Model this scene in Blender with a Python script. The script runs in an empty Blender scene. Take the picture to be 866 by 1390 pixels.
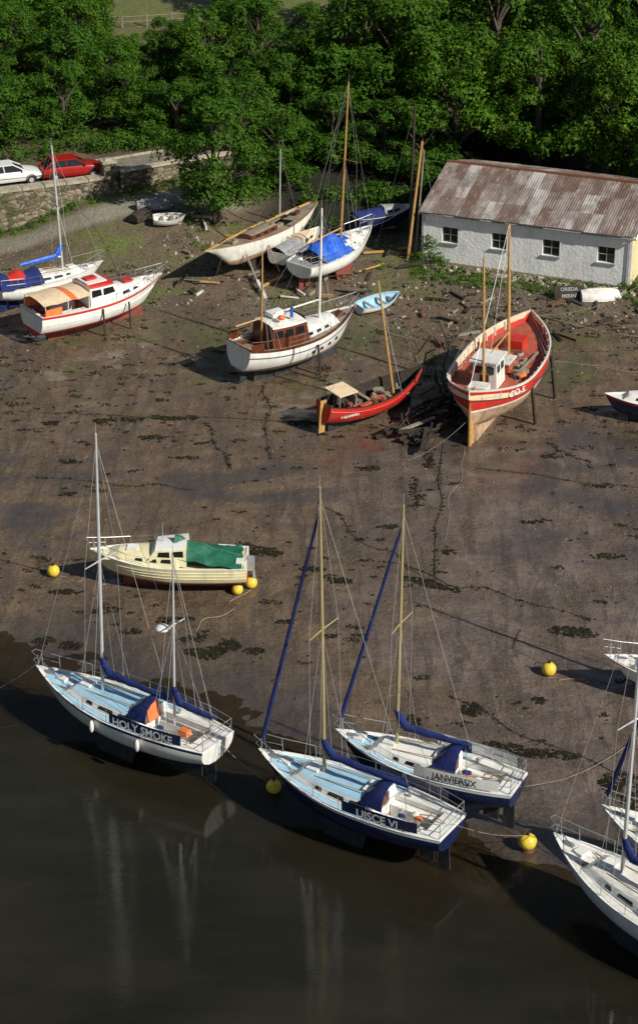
import bpy, math, random
import numpy as np
from mathutils import Vector, Matrix, noise
random.seed(7); np.random.seed(7)
RR=random.uniform
rad=math.radians
sc=bpy.context.scene
COL=sc.collection

# ---------------------------------------------------------------- materials
MC={}
def mat(name,col,rough=.55,var=.18,scale=3.0,metal=0,dirt=None,damt=.35,dscale=1.5,bump=0,bscale=20,spec=.5):
    if name in MC: return MC[name]
    m=bpy.data.materials.new(name); m.use_nodes=True; nt=m.node_tree; N=nt.nodes; K=nt.links
    b=N['Principled BSDF']; b.inputs['Roughness'].default_value=rough; b.inputs['Metallic'].default_value=metal
    b.inputs['Specular IOR Level'].default_value=spec
    tc=N.new('ShaderNodeTexCoord')
    n=N.new('ShaderNodeTexNoise'); n.inputs['Scale'].default_value=scale; n.inputs['Detail'].default_value=6
    K.new(tc.outputs['Object'],n.inputs['Vector'])
    r=N.new('ShaderNodeValToRGB'); r.color_ramp.elements[0].position=.3; r.color_ramp.elements[1].position=.7
    r.color_ramp.elements[0].color=[max(0,c*(1-var)) for c in col]+[1]
    r.color_ramp.elements[1].color=[min(1,c*(1+var*.6)) for c in col]+[1]
    K.new(n.outputs['Fac'],r.inputs['Fac']); out=r.outputs['Color']
    if dirt:
        n2=N.new('ShaderNodeTexNoise'); n2.inputs['Scale'].default_value=dscale; n2.inputs['Detail'].default_value=9; n2.inputs['Roughness'].default_value=.7
        mp=N.new('ShaderNodeMapping'); mp.inputs['Scale'].default_value=(1,1,.4)
        K.new(tc.outputs['Object'],mp.inputs['Vector']); K.new(mp.outputs['Vector'],n2.inputs['Vector'])
        r2=N.new('ShaderNodeValToRGB'); r2.color_ramp.elements[0].position=.48; r2.color_ramp.elements[1].position=.75
        r2.color_ramp.elements[0].color=(0,0,0,1); r2.color_ramp.elements[1].color=(damt*2,)*3+(1,)
        K.new(n2.outputs['Fac'],r2.inputs['Fac'])
        mx=N.new('ShaderNodeMixRGB'); mx.inputs['Color2'].default_value=list(dirt)+[1]
        K.new(r2.outputs['Color'],mx.inputs['Fac']); K.new(out,mx.inputs['Color1']); out=mx.outputs['Color']
    K.new(out,b.inputs['Base Color'])
    if bump:
        n3=N.new('ShaderNodeTexNoise'); n3.inputs['Scale'].default_value=bscale; n3.inputs['Detail'].default_value=5
        K.new(tc.outputs['Object'],n3.inputs['Vector'])
        bp=N.new('ShaderNodeBump'); bp.inputs['Strength'].default_value=bump; bp.inputs['Distance'].default_value=.05
        K.new(n3.outputs['Fac'],bp.inputs['Height']); K.new(bp.outputs['Normal'],b.inputs['Normal'])
    MC[name]=m; return m
GR=(.16,.12,.08)
WHITE=mat('white_gelcoat',(.84,.84,.8),.3,.05,dirt=GR,damt=.15)
WHITEP=mat('white_paint',(.8,.79,.73),.5,.1,dirt=GR,damt=.28,dscale=2.2)
CREAM=mat('cream_gelcoat',(.82,.76,.48),.35,.07,dirt=GR,damt=.2)
LBLUE=mat('pale_blue_deck',(.34,.58,.76),.6,.12,dirt=(.6,.62,.6),damt=.2)
NAVY=mat('navy_canvas',(.01,.022,.14),.85,.3,bump=.5,bscale=9)
NAVYH=mat('navy_hull',(.01,.022,.085),.3,.25,dirt=(.07,.06,.05),damt=.25)
ROYAL=mat('blue_tarpaulin',(.02,.12,.62),.45,.3,bump=.9,bscale=5)
GREENT=mat('green_tarpaulin',(.01,.125,.07),.6,.3,bump=.9,bscale=5)
REDP=mat('red_paint',(.6,.028,.018),.5,.2,dirt=(.22,.07,.05),damt=.42,dscale=2.6)
REDD=mat('faded_red_deck',(.42,.09,.05),.7,.25,dirt=(.2,.13,.1),damt=.45,dscale=3)
ORANGE=mat('orange_canvas',(.8,.2,.05),.7,.2)
PEACH=mat('cream_canvas',(.8,.62,.42),.7,.12,dirt=(.35,.25,.16),damt=.25)
ANTIF=mat('red_antifoul',(.22,.05,.035),.75,.35,dirt=(.1,.08,.06),damt=.5)
ANTIB=mat('dark_antifoul',(.02,.025,.035),.7,.35,dirt=(.09,.08,.06),damt=.5)
TANB=mat('weathered_underwater_hull',(.5,.34,.22),.75,.25,dirt=(.2,.07,.045),damt=.5,dscale=2.5)
BROWN=mat('varnished_mahogany',(.13,.035,.015),.35,.35,scale=8)
WOOD=mat('grey_weathered_timber',(.3,.25,.19),.85,.35,scale=9,dirt=(.08,.06,.04),damt=.4)
DWOOD=mat('rotten_dark_timber',(.04,.031,.024),.9,.5,scale=7,bump=.6)
TANW=mat('varnished_spruce_spar',(.52,.3,.1),.4,.2,scale=6)
ALU=mat('anodised_spar',(.6,.6,.61),.4,.1,metal=.3)
GOLD=mat('gold_anodised_spar',(.46,.37,.18),.4,.1,metal=.3)
WIRE=mat('stainless_wire',(.45,.45,.45),.4,.1,metal=.6)
ROPE=mat('old_rope',(.25,.21,.15),.9,.3)
WROPE=mat('weedy_rope',(.04,.034,.022),.9,.4)
GLASS=mat('dark_window_glass',(.015,.018,.02),.08,.2)
BLACK=mat('black_rubber',(.02,.02,.02),.7,.3)
YEL=mat('yellow_buoy_plastic',(.85,.62,.05),.45,.12,dirt=GR,damt=.35,dscale=4)
GREY=mat('grey_paint',(.32,.33,.34),.6,.2,dirt=GR,damt=.3)
RUSTM=mat('rusty_iron',(.16,.06,.03),.85,.4,scale=10)
STONEC=mat('stone_coping',(.42,.37,.28),.85,.3,dirt=(.12,.12,.07),damt=.4,bump=.6)
CARRED=mat('red_car_paint',(.36,.012,.01),.22,.1)
CARWH=mat('white_car_paint',(.78,.78,.76),.25,.05)
CONC=mat('concrete_road',(.22,.19,.15),.9,.25,dirt=(.12,.11,.07),damt=.4,bump=.3)
PARA=mat('sunlit_parapet_stone',(.5,.43,.32),.9,.2,dirt=(.2,.18,.13),damt=.3,bump=.3)
ROCK=mat('shore_rock',(.18,.145,.11),.85,.5,scale=1.2,bump=.5)
SHELL=mat('pale_pebble',(.42,.37,.3),.8,.4,scale=.8)
WEED=mat('bladderwrack_seaweed',(.018,.015,.006),.6,.6,scale=2,spec=.2)
SHWALL=mat('whitewashed_stone',(.84,.85,.84),.85,.06,scale=2,dirt=(.42,.4,.34),damt=.3,dscale=1.2,bump=.6,bscale=5)
SHGAB=mat('cream_render',(.7,.62,.36),.85,.1,dirt=(.4,.34,.2),damt=.3)

# ---------------------------------------------------------------- mesh builder
class MB:
    def __init__(s): s.v=[];s.f=[];s.m=[];s.ms=[]
    def mi(s,m):
        if m not in s.ms: s.ms.append(m)
        return s.ms.index(m)
    def add(s,vs,fs,m):
        o=len(s.v); s.v+= [tuple(v) for v in vs]; k=s.mi(m)
        for f in fs: s.f.append([i+o for i in f]); s.m.append(k)
    def box(s,c,d,m,rz=0,rx=0,ry=0,tap=1.0):
        M=Matrix.Rotation(rz,3,'Z')@Matrix.Rotation(ry,3,'Y')@Matrix.Rotation(rx,3,'X'); c=Vector(c); vs=[]
        for z in(-1,1):
            t=tap if z>0 else 1
            for x,y in((-1,-1),(1,-1),(1,1),(-1,1)):
                vs.append(c+M@Vector((x*d[0]/2*t,y*d[1]/2*t,z*d[2]/2)))
        s.add(vs,[(3,2,1,0),(4,5,6,7),(0,1,5,4),(1,2,6,5),(2,3,7,6),(3,0,4,7)],m)
    def path(s,pts,r,m,n=5,cap=True,flat=1.0):
        pts=[Vector(p) for p in pts]; L=len(pts)
        if not isinstance(r,(list,tuple)): r=[r]*L
        vs=[]
        for i,p in enumerate(pts):
            t=(pts[min(i+1,L-1)]-pts[max(i-1,0)])
            if t.length<1e-6: t=Vector((0,0,1))
            t.normalize()
            up=Vector((0,0,1)) if abs(t.z)<.93 else Vector((1,0,0))
            a=t.cross(up).normalized(); b=a.cross(t).normalized()
            for k in range(n):
                g=2*math.pi*k/n; vs.append(p+a*(math.cos(g)*r[i]*flat)+b*(math.sin(g)*r[i]))
        fs=[]
        for i in range(L-1):
            for k in range(n):
                k2=(k+1)%n; fs.append((i*n+k,i*n+k2,(i+1)*n+k2,(i+1)*n+k))
        if cap: fs.append(tuple(range(n))[::-1]); fs.append(tuple((L-1)*n+k for k in range(n)))
        s.add(vs,fs,m)
    def tube(s,a,b,r,m,r2=None,n=6): s.path([a,b],[r,r if r2 is None else r2],m,n)
    def grid(s,rows,m,close=False):
        nr=len(rows); nc=len(rows[0]); vs=[p for r in rows for p in r]
        o=len(s.v); s.v+=[tuple(v) for v in vs]
        for i in range(nr-1):
            for j in range(nc-(0 if close else 1)):
                j2=(j+1)%nc
                mm=m(i,j) if callable(m) else m
                if mm is None: continue
                s.f.append([o+i*nc+j,o+i*nc+j2,o+(i+1)*nc+j2,o+(i+1)*nc+j]); s.m.append(s.mi(mm))
    def ell(s,c,r,m,n=12,k=8,z0=-1,nz=0):
        rows=[]
        for i in range(k+1):
            ph=-math.pi/2+math.pi*i/k
            row=[]
            for j in range(n):
                a=2*math.pi*j/n; q=1+(nz*noise.noise(Vector((c[0]+math.cos(a)*1.5,c[1]+math.sin(a)*1.5,ph+c[2]))) if nz else 0)
                row.append((c[0]+r[0]*math.cos(ph)*math.cos(a)*q,c[1]+r[1]*math.cos(ph)*math.sin(a)*q,c[2]+max(z0,math.sin(ph))*r[2]*q))
            rows.append(row)
        s.grid(rows,m,close=True)
    def obj(s,name,parent=None,smooth=True,ang=38,weld=False):
        me=bpy.data.meshes.new(name); me.from_pydata(s.v,[],s.f)
        for m in s.ms: me.materials.append(m)
        me.polygons.foreach_set('material_index',s.m)
        if weld:
            import bmesh
            bm=bmesh.new(); bm.from_mesh(me); bmesh.ops.remove_doubles(bm,verts=bm.verts,dist=.002)
            bmesh.ops.recalc_face_normals(bm,faces=bm.faces); bm.to_mesh(me); bm.free()
        if smooth:
            me.polygons.foreach_set('use_smooth',[True]*len(me.polygons)); me.set_sharp_from_angle(angle=rad(ang))
        me.update()
        o=bpy.data.objects.new(name,me); COL.objects.link(o)
        if parent: o.parent=parent
        return o
def root(name,loc,ang=0,roll=0,pitch=0):
    e=bpy.data.objects.new(name,None); e.empty_display_size=.3; e.location=loc; e.rotation_euler=(roll,pitch,ang); COL.objects.link(e); return e
def text(par,s,size,p,xd,yd,m,sx=1):
    c=bpy.data.curves.new('lettering','FONT'); c.body=s; c.size=size; c.align_x='CENTER'; c.align_y='CENTER'; c.offset=.007*size/.3
    c.materials.append(m); o=bpy.data.objects.new('lettering',c); COL.objects.link(o); o.parent=par
    x=Vector(xd).normalized(); y=Vector(yd); y=(y-x*y.dot(x)).normalized(); z=x.cross(y)
    M=Matrix((x*sx,y,z)).transposed().to_4x4(); M.translation=Vector(p)+z*.02; o.matrix_local=M; return o
def lerp(a,b,t): return a+(b-a)*t
def sst(x,a,b):
    t=min(1,max(0,(x-a)/(b-a))); return t*t*(3-2*t)
def interp(x,pts):
    if x<=pts[0][0]: return pts[0][1]
    for (a,b),(c,d) in zip(pts,pts[1:]):
        if x<=c: return lerp(b,d,(x-a)/(c-a))
    return pts[-1][1]

# ---------------------------------------------------------------- terrain
SH=[(-200,95),(-60,84),(-13.8,78.4),(-8,76.2),(-4,74),(0,70.5),(3,67.6),(8.3,63.0),(11.5,61.2),(60,45),(200,20)]
WALLQ=[(-60,114),(-30,127.1),(-20.9,131.3),(-13.95,134.5),(-9,137.4),(-5,139.4)]
def nz(x,y,s,o=0): return noise.noise(Vector((x*s,y*s,o)))
def shore(X): return interp(X,SH)
def T(X,Y):
    d=shore(X)-Y
    z=0.0
    if d>-5: z-=.03*(d+5)
    z=max(z,-1.6)
    near=1-sst(Y,136,150)
    z+=(.05*nz(X,Y,.22)+.035*nz(X,Y,.7,3)+.022*nz(X,Y,2.1,5))*near
    z+=.02*max(0,min(Y,136)-108)
    zn=z+min(2.4,.25*max(0,Y-135))+.08*max(0,min(Y,260)-150)
    if X<-4:
        dq=Y-interp(X,WALLQ)
        front=z+1.5*sst(X,-21,-14)*sst(Y,121,134)*(1-sst(X,-9,-4))
        zq=2.75+.08*max(0,min(Y,260)-150)
        zz=lerp(front,zq,sst(dq,.1,.6))
        zn=lerp(zz,zn,sst(X,-8,-4))
    return zn
xs=[-3000,-1200,-500,-200,-120,-80,-60,-50,-42,-36]+list(np.arange(-32,32.01,.33))+[36,42,50,60,80,120,200,500,1200,3000]
ys=[-3000,-1000,-300,-100,-30,0,20,34,44]+list(np.arange(50,152,.33))+list(np.arange(154,200,2))+[210,230,260,320,500,1000,3000]
V=[];C1=[];C2=[]
for y in ys:
    for x in xs:
        z=T(x,y); V.append((x,y,z))
        n1=nz(x,y,.25,9); n2=nz(x,y,.9,11)
        g=sst(y,150,156)*(.75+.5*n1)
        if x<-5:
            dq=interp(x,WALLQ)-y
            if dq>0:
                g=max(g,(1-sst(dq,1.2,3.2))*sst(x,-22,-18)*(.75+n2))
                g=max(g,sst(dq,4.5,6)*(1-sst(dq,8,12))*(.45+n1+n2*.6)*(1-sst(x,-13,-8)))
        g=max(g,sst(y,116,121)*(.12+n1*1.2+n2*.7)*.8*(1-sst(y,134,138)))
        tr=0
        if x<-4:
            dq=interp(x,WALLQ)-y
            tr=sst(dq,1.6,2.4)*(1-sst(dq,4.2,5.4))*(1-sst(x,-7,-4))
        gravel=sst(y+3*n1,113,119)*.8
        dark=sst(y+2*n1,128,131.5)*sst(x,-5,-2)*(1-sst(y,156,160))+sst(y,146,148)*(1-sst(y,156,160))*(1-sst(x,-6,-3))  # dark litter under the trees, with their shade painted into the ground colour
        algae=sst(y,103,110)*(1-sst(y,117,124))*sst(n1+.6*n2,.0,.35)
        d=y-shore(x)
        wet=(1-sst(d,-1,7+5*n1))
        wet=max(wet,sst(x,4,9)*sst(y,84,88)*(1-sst(y,97,101))*sst(n1,-.15,.2)*.7)
        wet=max(wet,(1-sst(abs(y-95-.2*x),1.5,5))*sst(nz(x*.5,y,.5,21),0,.3)*.8)
        purp=sst(x+n1*6,-3,8)*(1-sst(y,97,103))  # purple-grey silt colour; the tone also stands in for wet sky sheen
        C1.append((min(1,max(0,g)),max(0,min(1,max(tr,0))),min(1,max(0,dark)),1))
        C2.append((algae,wet,purp,gravel))
nx=len(xs); F=[]
for j in range(len(ys)-1):
    for i in range(nx-1):
        a=j*nx+i; F.append((a,a+1,a+nx+1,a+nx))
me=bpy.data.meshes.new('ground'); me.from_pydata(V,[],F)
for nm,cc in(('m1',C1),('m2',C2)):
    at=me.attributes.new(nm,'FLOAT_COLOR','POINT'); at.data.foreach_set('color',np.array(cc,dtype=np.float32).ravel())
me.polygons.foreach_set('use_smooth',[True]*len(F))
ground=bpy.data.objects.new('ground',me); COL.objects.link(ground)
class NT:
    def __init__(s,name):
        s.m=bpy.data.materials.new(name); s.m.use_nodes=True; s.t=s.m.node_tree; s.N=s.t.nodes; s.K=s.t.links; s.b=s.N['Principled BSDF']; s.tc=s.N.new('ShaderNodeTexCoord')
    def lk(s,a,b): s.K.new(a,b)
    def noise(s,scale,detail=6,rough=.55,map=None,rot=0,dist=0):
        n=s.N.new('ShaderNodeTexNoise'); n.inputs['Scale'].default_value=scale; n.inputs['Detail'].default_value=detail; n.inputs['Roughness'].default_value=rough; n.inputs['Distortion'].default_value=dist
        mp=s.N.new('ShaderNodeMapping'); mp.inputs['Scale'].default_value=map or (1,1,1); mp.inputs['Rotation'].default_value=(0,0,rot)
        s.lk(s.tc.outputs['Object'],mp.inputs['Vector']); s.lk(mp.outputs['Vector'],n.inputs['Vector']); return n.outputs['Fac']
    def ramp(s,f,a,b,ca=(0,0,0),cb=(1,1,1)):
        r=s.N.new('ShaderNodeValToRGB'); e=r.color_ramp.elements; e[0].position=a;e[1].position=b;e[0].color=tuple(ca)+(1,);e[1].color=tuple(cb)+(1,)
        s.lk(f,r.inputs['Fac']); return r.outputs['Color']
    def mix(s,f,a,b,typ='MIX'):
        m=s.N.new('ShaderNodeMixRGB'); m.blend_type=typ
        for sock,v in((m.inputs['Fac'],f),(m.inputs['Color1'],a),(m.inputs['Color2'],b)):
            if hasattr(v,'is_linked') or hasattr(v,'links'): s.lk(v,sock)
            elif isinstance(v,(int,float)): sock.default_value=v
            else: sock.default_value=tuple(v)+(1,)
        return m.outputs['Color']
    def math(s,op,a,b,clamp=False):
        m=s.N.new('ShaderNodeMath'); m.operation=op; m.use_clamp=clamp
        for k,v in((0,a),(1,b)):
            if isinstance(v,(int,float)): m.inputs[k].default_value=v
            else: s.lk(v,m.inputs[k])
        return m.outputs[0]
    def attr(s,n):
        a=s.N.new('ShaderNodeAttribute'); a.attribute_name=n; sp=s.N.new('ShaderNodeSeparateColor'); s.lk(a.outputs['Color'],sp.inputs[0]); return sp.outputs['Red'],sp.outputs['Green'],sp.outputs['Blue'],a.outputs['Alpha']
    def bump(s,h,st,dist,nrm=None):
        b=s.N.new('ShaderNodeBump'); b.inputs['Strength'].default_value=st; b.inputs['Distance'].default_value=dist; s.lk(h,b.inputs['Height'])
        if nrm: s.lk(nrm,b.inputs['Normal'])
        return b.outputs['Normal']
g=NT('estuary_mud')
G,TR,DK,_=g.attr('m1'); AL,WT,PU,GV=g.attr('m2')
big=g.noise(.16,8,.6); med=g.noise(.9,10,.65); fine=g.noise(7,8,.7); spk=g.noise(13,4,.8); spk2=g.noise(3.2,7,.75)
streak=g.noise(1.1,8,.65,(1,.16,1),rad(-42),.5)
c=g.ramp(med,.33,.66,(.088,.057,.033),(.19,.13,.08))
c2=g.ramp(med,.33,.66,(.1,.074,.06),(.205,.155,.128))
c=g.mix(PU,c,c2)
c=g.mix(g.math('MULTIPLY',g.ramp(big,.42,.6),.5),c,(.07,.048,.032))
c=g.mix(g.math('MULTIPLY',g.ramp(streak,.5,.58),.6),c,(.055,.04,.028))
c=g.mix(g.math('MULTIPLY',g.ramp(fine,.52,.64),.55),c,(.26,.19,.13))
c=g.mix(g.math('MULTIPLY',g.ramp(spk2,.58,.64),.75),c,(.033,.025,.016))
c=g.mix(g.ramp(spk,.61,.68),c,(.028,.022,.014))
c=g.mix(g.math('MULTIPLY',AL,g.ramp(fine,.35,.6)),c,(.085,.1,.025))
c=g.mix(g.math('MULTIPLY',GV,.6),c,g.ramp(fine,.4,.62,(.065,.048,.033),(.24,.185,.13)))
c=g.mix(g.math('MULTIPLY',WT,.85),c,g.mix(g.math('MULTIPLY',med,1.0),(.034,.027,.02),(.085,.066,.05)))
c=g.mix(TR,c,g.ramp(fine,.35,.65,(.2,.18,.14),(.34,.3,.24)))
c=g.mix(g.math('MULTIPLY',G,g.ramp(g.noise(3,6),.32,.5),True),c,g.mix(fine,(.05,.085,.012),(.2,.23,.05)))
c=g.mix(g.math('MULTIPLY',DK,.94),c,(.008,.01,.005))  # near-black tone: leaf litter plus painted tree shade
g.lk(c,g.b.inputs['Base Color'])
film=g.ramp(g.noise(.5,7,.62,(1,1.8,1),rad(15)),.5,.56)
dry=g.math('ADD',g.math('ADD',TR,G,True),g.math('ADD',DK,g.math('MULTIPLY',GV,.8)),True)
wetm=g.math('MULTIPLY',g.math('ADD',g.math('MULTIPLY',film,.7),g.math('MULTIPLY',WT,.7),True),g.math('SUBTRACT',1,dry,True),True)
g.lk(g.math('SUBTRACT',.7,g.math('MULTIPLY',wetm,.35)),g.b.inputs['Roughness'])
g.lk(wetm,g.b.inputs['Coat Weight']); g.b.inputs['Coat Roughness'].default_value=.12; g.b.inputs['Coat IOR'].default_value=1.6
g.lk(g.bump(spk2,.25,.03),g.b.inputs['Coat Normal'])
nb=g.bump(med,.8,.2); nb=g.bump(streak,.7,.12,nb); nb=g.bump(spk2,.7,.08,nb); nb=g.bump(fine,.7,.035,nb); g.lk(nb,g.b.inputs['Normal'])
me.materials.append(g.m)

# water
WL=-.15
V=[];D=[];F=[]
wx=[-3000,-800,-300,-120,-60,-40]+list(np.arange(-30,30.1,.5))+[40,60,120,300,800,3000]
wy=[-3000,-800,-200,-50,0,30,45]+list(np.arange(50,84,.5))+[88,92,96]
for y in wy:
    for x in wx: V.append((x,y,WL)); D.append(max(-.2,WL-T(x,y)))
for j in range(len(wy)-1):
    for i in range(len(wx)-1):
        a=j*len(wx)+i
        q=(a,a+1,a+len(wx)+1,a+len(wx))
        if max(D[k] for k in q)>0: F.append(q)
me=bpy.data.meshes.new('water'); me.from_pydata(V,[],F); at=me.attributes.new('depth','FLOAT','POINT'); at.data.foreach_set('value',D)
water=bpy.data.objects.new('water',me); COL.objects.link(water)
w=NT('shallow_turbid_water')
w.lk(w.ramp(w.noise(.25,6,.6,(.4,1,1),rad(-15)),.35,.65,(.014,.0135,.008),(.026,.024,.015)),w.b.inputs['Base Color']); w.b.inputs['Roughness'].default_value=.04; w.b.inputs['IOR'].default_value=1.34
rp=w.noise(5,5,.6,(.4,1,1),rad(8)); rp2=w.noise(.5,3,.5,(.35,1,1),rad(-12)); calm=w.ramp(w.noise(.18,4,.5),.4,.6,(.25,.25,.25),(1,1,1))
w.lk(w.bump(w.math('MULTIPLY',rp,calm),.28,.03,w.bump(rp2,.15,.08)),w.b.inputs['Normal'])
a=w.N.new('ShaderNodeAttribute'); a.attribute_name='depth'
dd=w.math('ADD',a.outputs['Fac'],w.math('MULTIPLY',w.math('SUBTRACT',w.noise(1.2,5),.5),.1))
fac=w.ramp(dd,-.02,.32,(.15,.15,.15),(1,1,1))
tr=w.N.new('ShaderNodeBsdfTransparent'); tr.inputs['Color'].default_value=(.75,.68,.55,1); mx=w.N.new('ShaderNodeMixShader')
w.lk(fac,mx.inputs[0]); w.lk(tr.outputs[0],mx.inputs[1]); w.lk(w.b.outputs[0],mx.inputs[2]); w.lk(mx.outputs[0],w.N['Material Output'].inputs['Surface'])
me.materials.append(w.m)

# ---------------------------------------------------------------- hulls
class Hull:
    def __init__(s,L,B,D,sb=.35,ss=.05,tr=.7,um=.42,pw=2.2,kb=.5,ks=.3,rb=.8,rs=.1,n=2.4,m=1.9,zw=.45,vb=.8,pa=2.2):
        s.__dict__.update(locals())
    def w(s,u):
        if u<s.um:
            t=(s.um-u)/s.um; return s.B/2*(1-(1-s.tr)*t**s.pa)
        t=(u-s.um)/(1-s.um); return s.B/2*max(0,1-t**s.pw)
    def zs(s,u): return s.D+s.sb*max(0,(u-.4)/.6)**2+s.ss*max(0,(.4-u)/.4)**2
    def zk(s,u):
        z=0
        if u>.6: z=s.kb*((u-.6)/.4)**3
        if u<.4: z=s.ks*((.4-u)/.4)**2
        return z
    def pt(s,u,z,sd):
        zk=s.zk(u); zs=s.zs(u); f=min(1,max(0,(z-zk)/(zs-zk)))
        tf=max(0,(u-s.um)/(1-s.um)); ta=max(0,(s.um-u)/s.um)
        y=(1-(1-f)**s.n)**(1/s.m); bl=tf**1.5*s.vb
        if s.tr<.05: bl=max(bl,ta**2.2*.8)
        y=y*(1-bl)+f**.8*bl
        return (-s.L/2+s.L*u-s.rb*(1-f)*tf**3+s.rs*(1-f)*ta**3, sd*s.w(u)*y, max(z,zk))
    def X(s,u): return -s.L/2+s.L*u
    def U(s,x): return (x+s.L/2)/s.L
    def build(s,mb,bottom,boot,top,strake,rail,deck,bs=.08,stw=.12,bul=.06,cp=None,cpm=None,camber=.06,NS=26,inner=None,transom=None):
        us=[i/NS for i in range(NS+1)]
        if s.tr<.05: us=sorted(set(us+[.008,.02,.06]))
        def hs(u):
            zk=s.zk(u); zs=s.zs(u); a=max(zk,s.zw); b=a+bs; c=zs-stw
            return [lerp(zk,a,(k/6)**1.6) for k in range(7)]+[b]+[lerp(b,c,k/4) for k in range(1,5)]+[zs]
        def mm(i,j): return bottom if j<6 else boot if j==6 else top if j<11 else strake
        for sd in(1,-1): mb.grid([[s.pt(u,z,sd) for z in hs(u)] for u in us],mm)
        if s.tr>.05:
            h=hs(0); 
            rows=[[s.pt(0,z,1),s.pt(0,z,-1)] for z in h]
            mb.grid(rows,lambda i,j:(bottom if i<6 else boot if i==6 else (transom or top)))
        def dy(u): return max(0,s.w(u)-.07)
        s.dy=dy; s.bul=bul
        for sd in(1,-1):
            mb.grid([[(s.X(u),sd*s.w(u),s.zs(u)),(s.X(u),sd*(s.w(u)+.015),s.zs(u)+.03),(s.X(u),sd*dy(u),s.zs(u)+.03),(s.X(u),sd*max(0,dy(u)-.01),s.zs(u)-bul)] for u in us],lambda i,j:rail if j<2 else (inner or rail))
        if s.tr>.05:
            mb.box((s.X(0)+.04,0,s.zs(0)-bul/2+.01),(.08,2*s.w(0)-.02,bul+.05),rail)
        if deck is None: return
        def isin(u): return cp and cp[0]<=s.X(u)<=cp[1]
        if cp:
            us=sorted(set(us+[s.U(cp[0]),s.U(cp[1])]))
        rows=[]
        for u in us:
            y=dy(u); c=min(.85,(cp[2] if cp else .5)/y) if y>.05 else .5; z=s.zs(u)-bul
            rows.append([(s.X(u),k*y,z+camber*(1-k*k)) for k in(-1,-c,0,c,1)])
        mb.grid(rows,lambda i,j:None if (cp and isin(us[i]) and isin(us[i+1]) and j in(1,2)) else deck)
        if cp:
            zf=cp[3]; cpm=cpm or deck
            wr=[(r[1],r[3]) for u,r in zip(us,rows) if isin(u)]
            for k in(0,1): mb.grid([[q[k],(q[k][0],q[k][1]*.96,zf)] for q in wr],cpm)
            mb.grid([[(q[0][0],q[0][1]*.96,zf),(q[1][0],q[1][1]*.96,zf)] for q in wr],cpm)
            for q in(wr[0],wr[-1]): mb.grid([[q[0],q[1]],[(q[0][0],q[0][1]*.96,zf),(q[1][0],q[1][1]*.96,zf)]],cpm)
            for sd in(1,-1):
                x0,x1=wr[0][0][0],wr[-1][0][0]; yy=cp[2]*.68*sd
                mb.box(((x0+x1)/2,yy,(zf+s.D)/2-.08),((x1-x0)*.96,cp[2]*.5,s.D-zf-.25),deck)
    def inside(s,mb,m,k=.93,fl=.18):
        us=[i/20 for i in range(21)]
        for sd in(1,-1):
            mb.grid([[ (p[0]*.985,p[1]*k,p[2]) for p in [s.pt(u,lerp(min(s.zk(u)+fl,s.zs(u)),s.zs(u)-.03,q/5),sd) for q in range(6)]] for u in us],m)
        rows=[]
        for u in us:
            p=s.pt(u,min(s.zk(u)+fl,s.zs(u)),1); rows.append([(p[0]*.985,p[1]*k,p[2]),(p[0]*.985,-p[1]*k,p[2])])
        mb.grid(rows,m)

def cabin(mb,h,x0,x1,kw,ht0,ht1,ins,wall,roof,fs=.3,as_=.02,cam=.08,maxw=9,wins=(),wv=(.35,.78),zoff=None,gl=None,n=8):
    rows=[]
    info=[]
    for k in range(n+1):
        t=k/n; x=lerp(x0,x1,t); u=h.U(x); a=min(maxw,kw*max(.05,h.w(u))); zb=(h.zs(u)-h.bul if zoff is None else zoff); ht=lerp(ht0,ht1,t)
        xb=x+(fs if k==n else 0)-(as_ if k==0 else 0)
        info.append((xb,x,a,zb,ht))
        r=[(xb,-a,zb),(x,-(a-ins)*1.0,zb+ht*.93),(x,-(a-ins)+.04,zb+ht),(x,-(a-ins)*.5,zb+ht+cam*.75),(x,0,zb+ht+cam),(x,(a-ins)*.5,zb+ht+cam*.75),(x,(a-ins)-.04,zb+ht),(x,(a-ins),zb+ht*.93),(xb,a,zb)]
        rows.append(r)
    mb.grid(rows,lambda i,j: wall if j in(0,7) else roof)
    for r in(rows[0],rows[-1]):
        mb.add(r,[(0,1,2),(2,3,4,0),(0,4,8),(8,4,5,6),(8,6,7)],wall)
    def side(t,v,sd):
        q=min(.9999,max(0,t))*n; i=int(q); f=q-i; A=info[i];B=info[i+1]
        xb=lerp(A[0],B[0],f);xt=lerp(A[1],B[1],f);a=lerp(A[2],B[2],f);zb=lerp(A[3],B[3],f);ht=lerp(A[4],B[4],f)
        return Vector((lerp(xb,xt,v),sd*(lerp(a,a-ins,v)+.012),zb+ht*.93*v))
    for sd in(1,-1):
        for (ta,tb) in wins:
            mb.add([side(ta,wv[0],sd),side(tb,wv[0]+.04,sd),side(tb-.02,wv[1],sd),side(ta+.01,wv[1],sd)],[(0,1,2,3)],gl or GLASS)
    return side,rows
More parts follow.
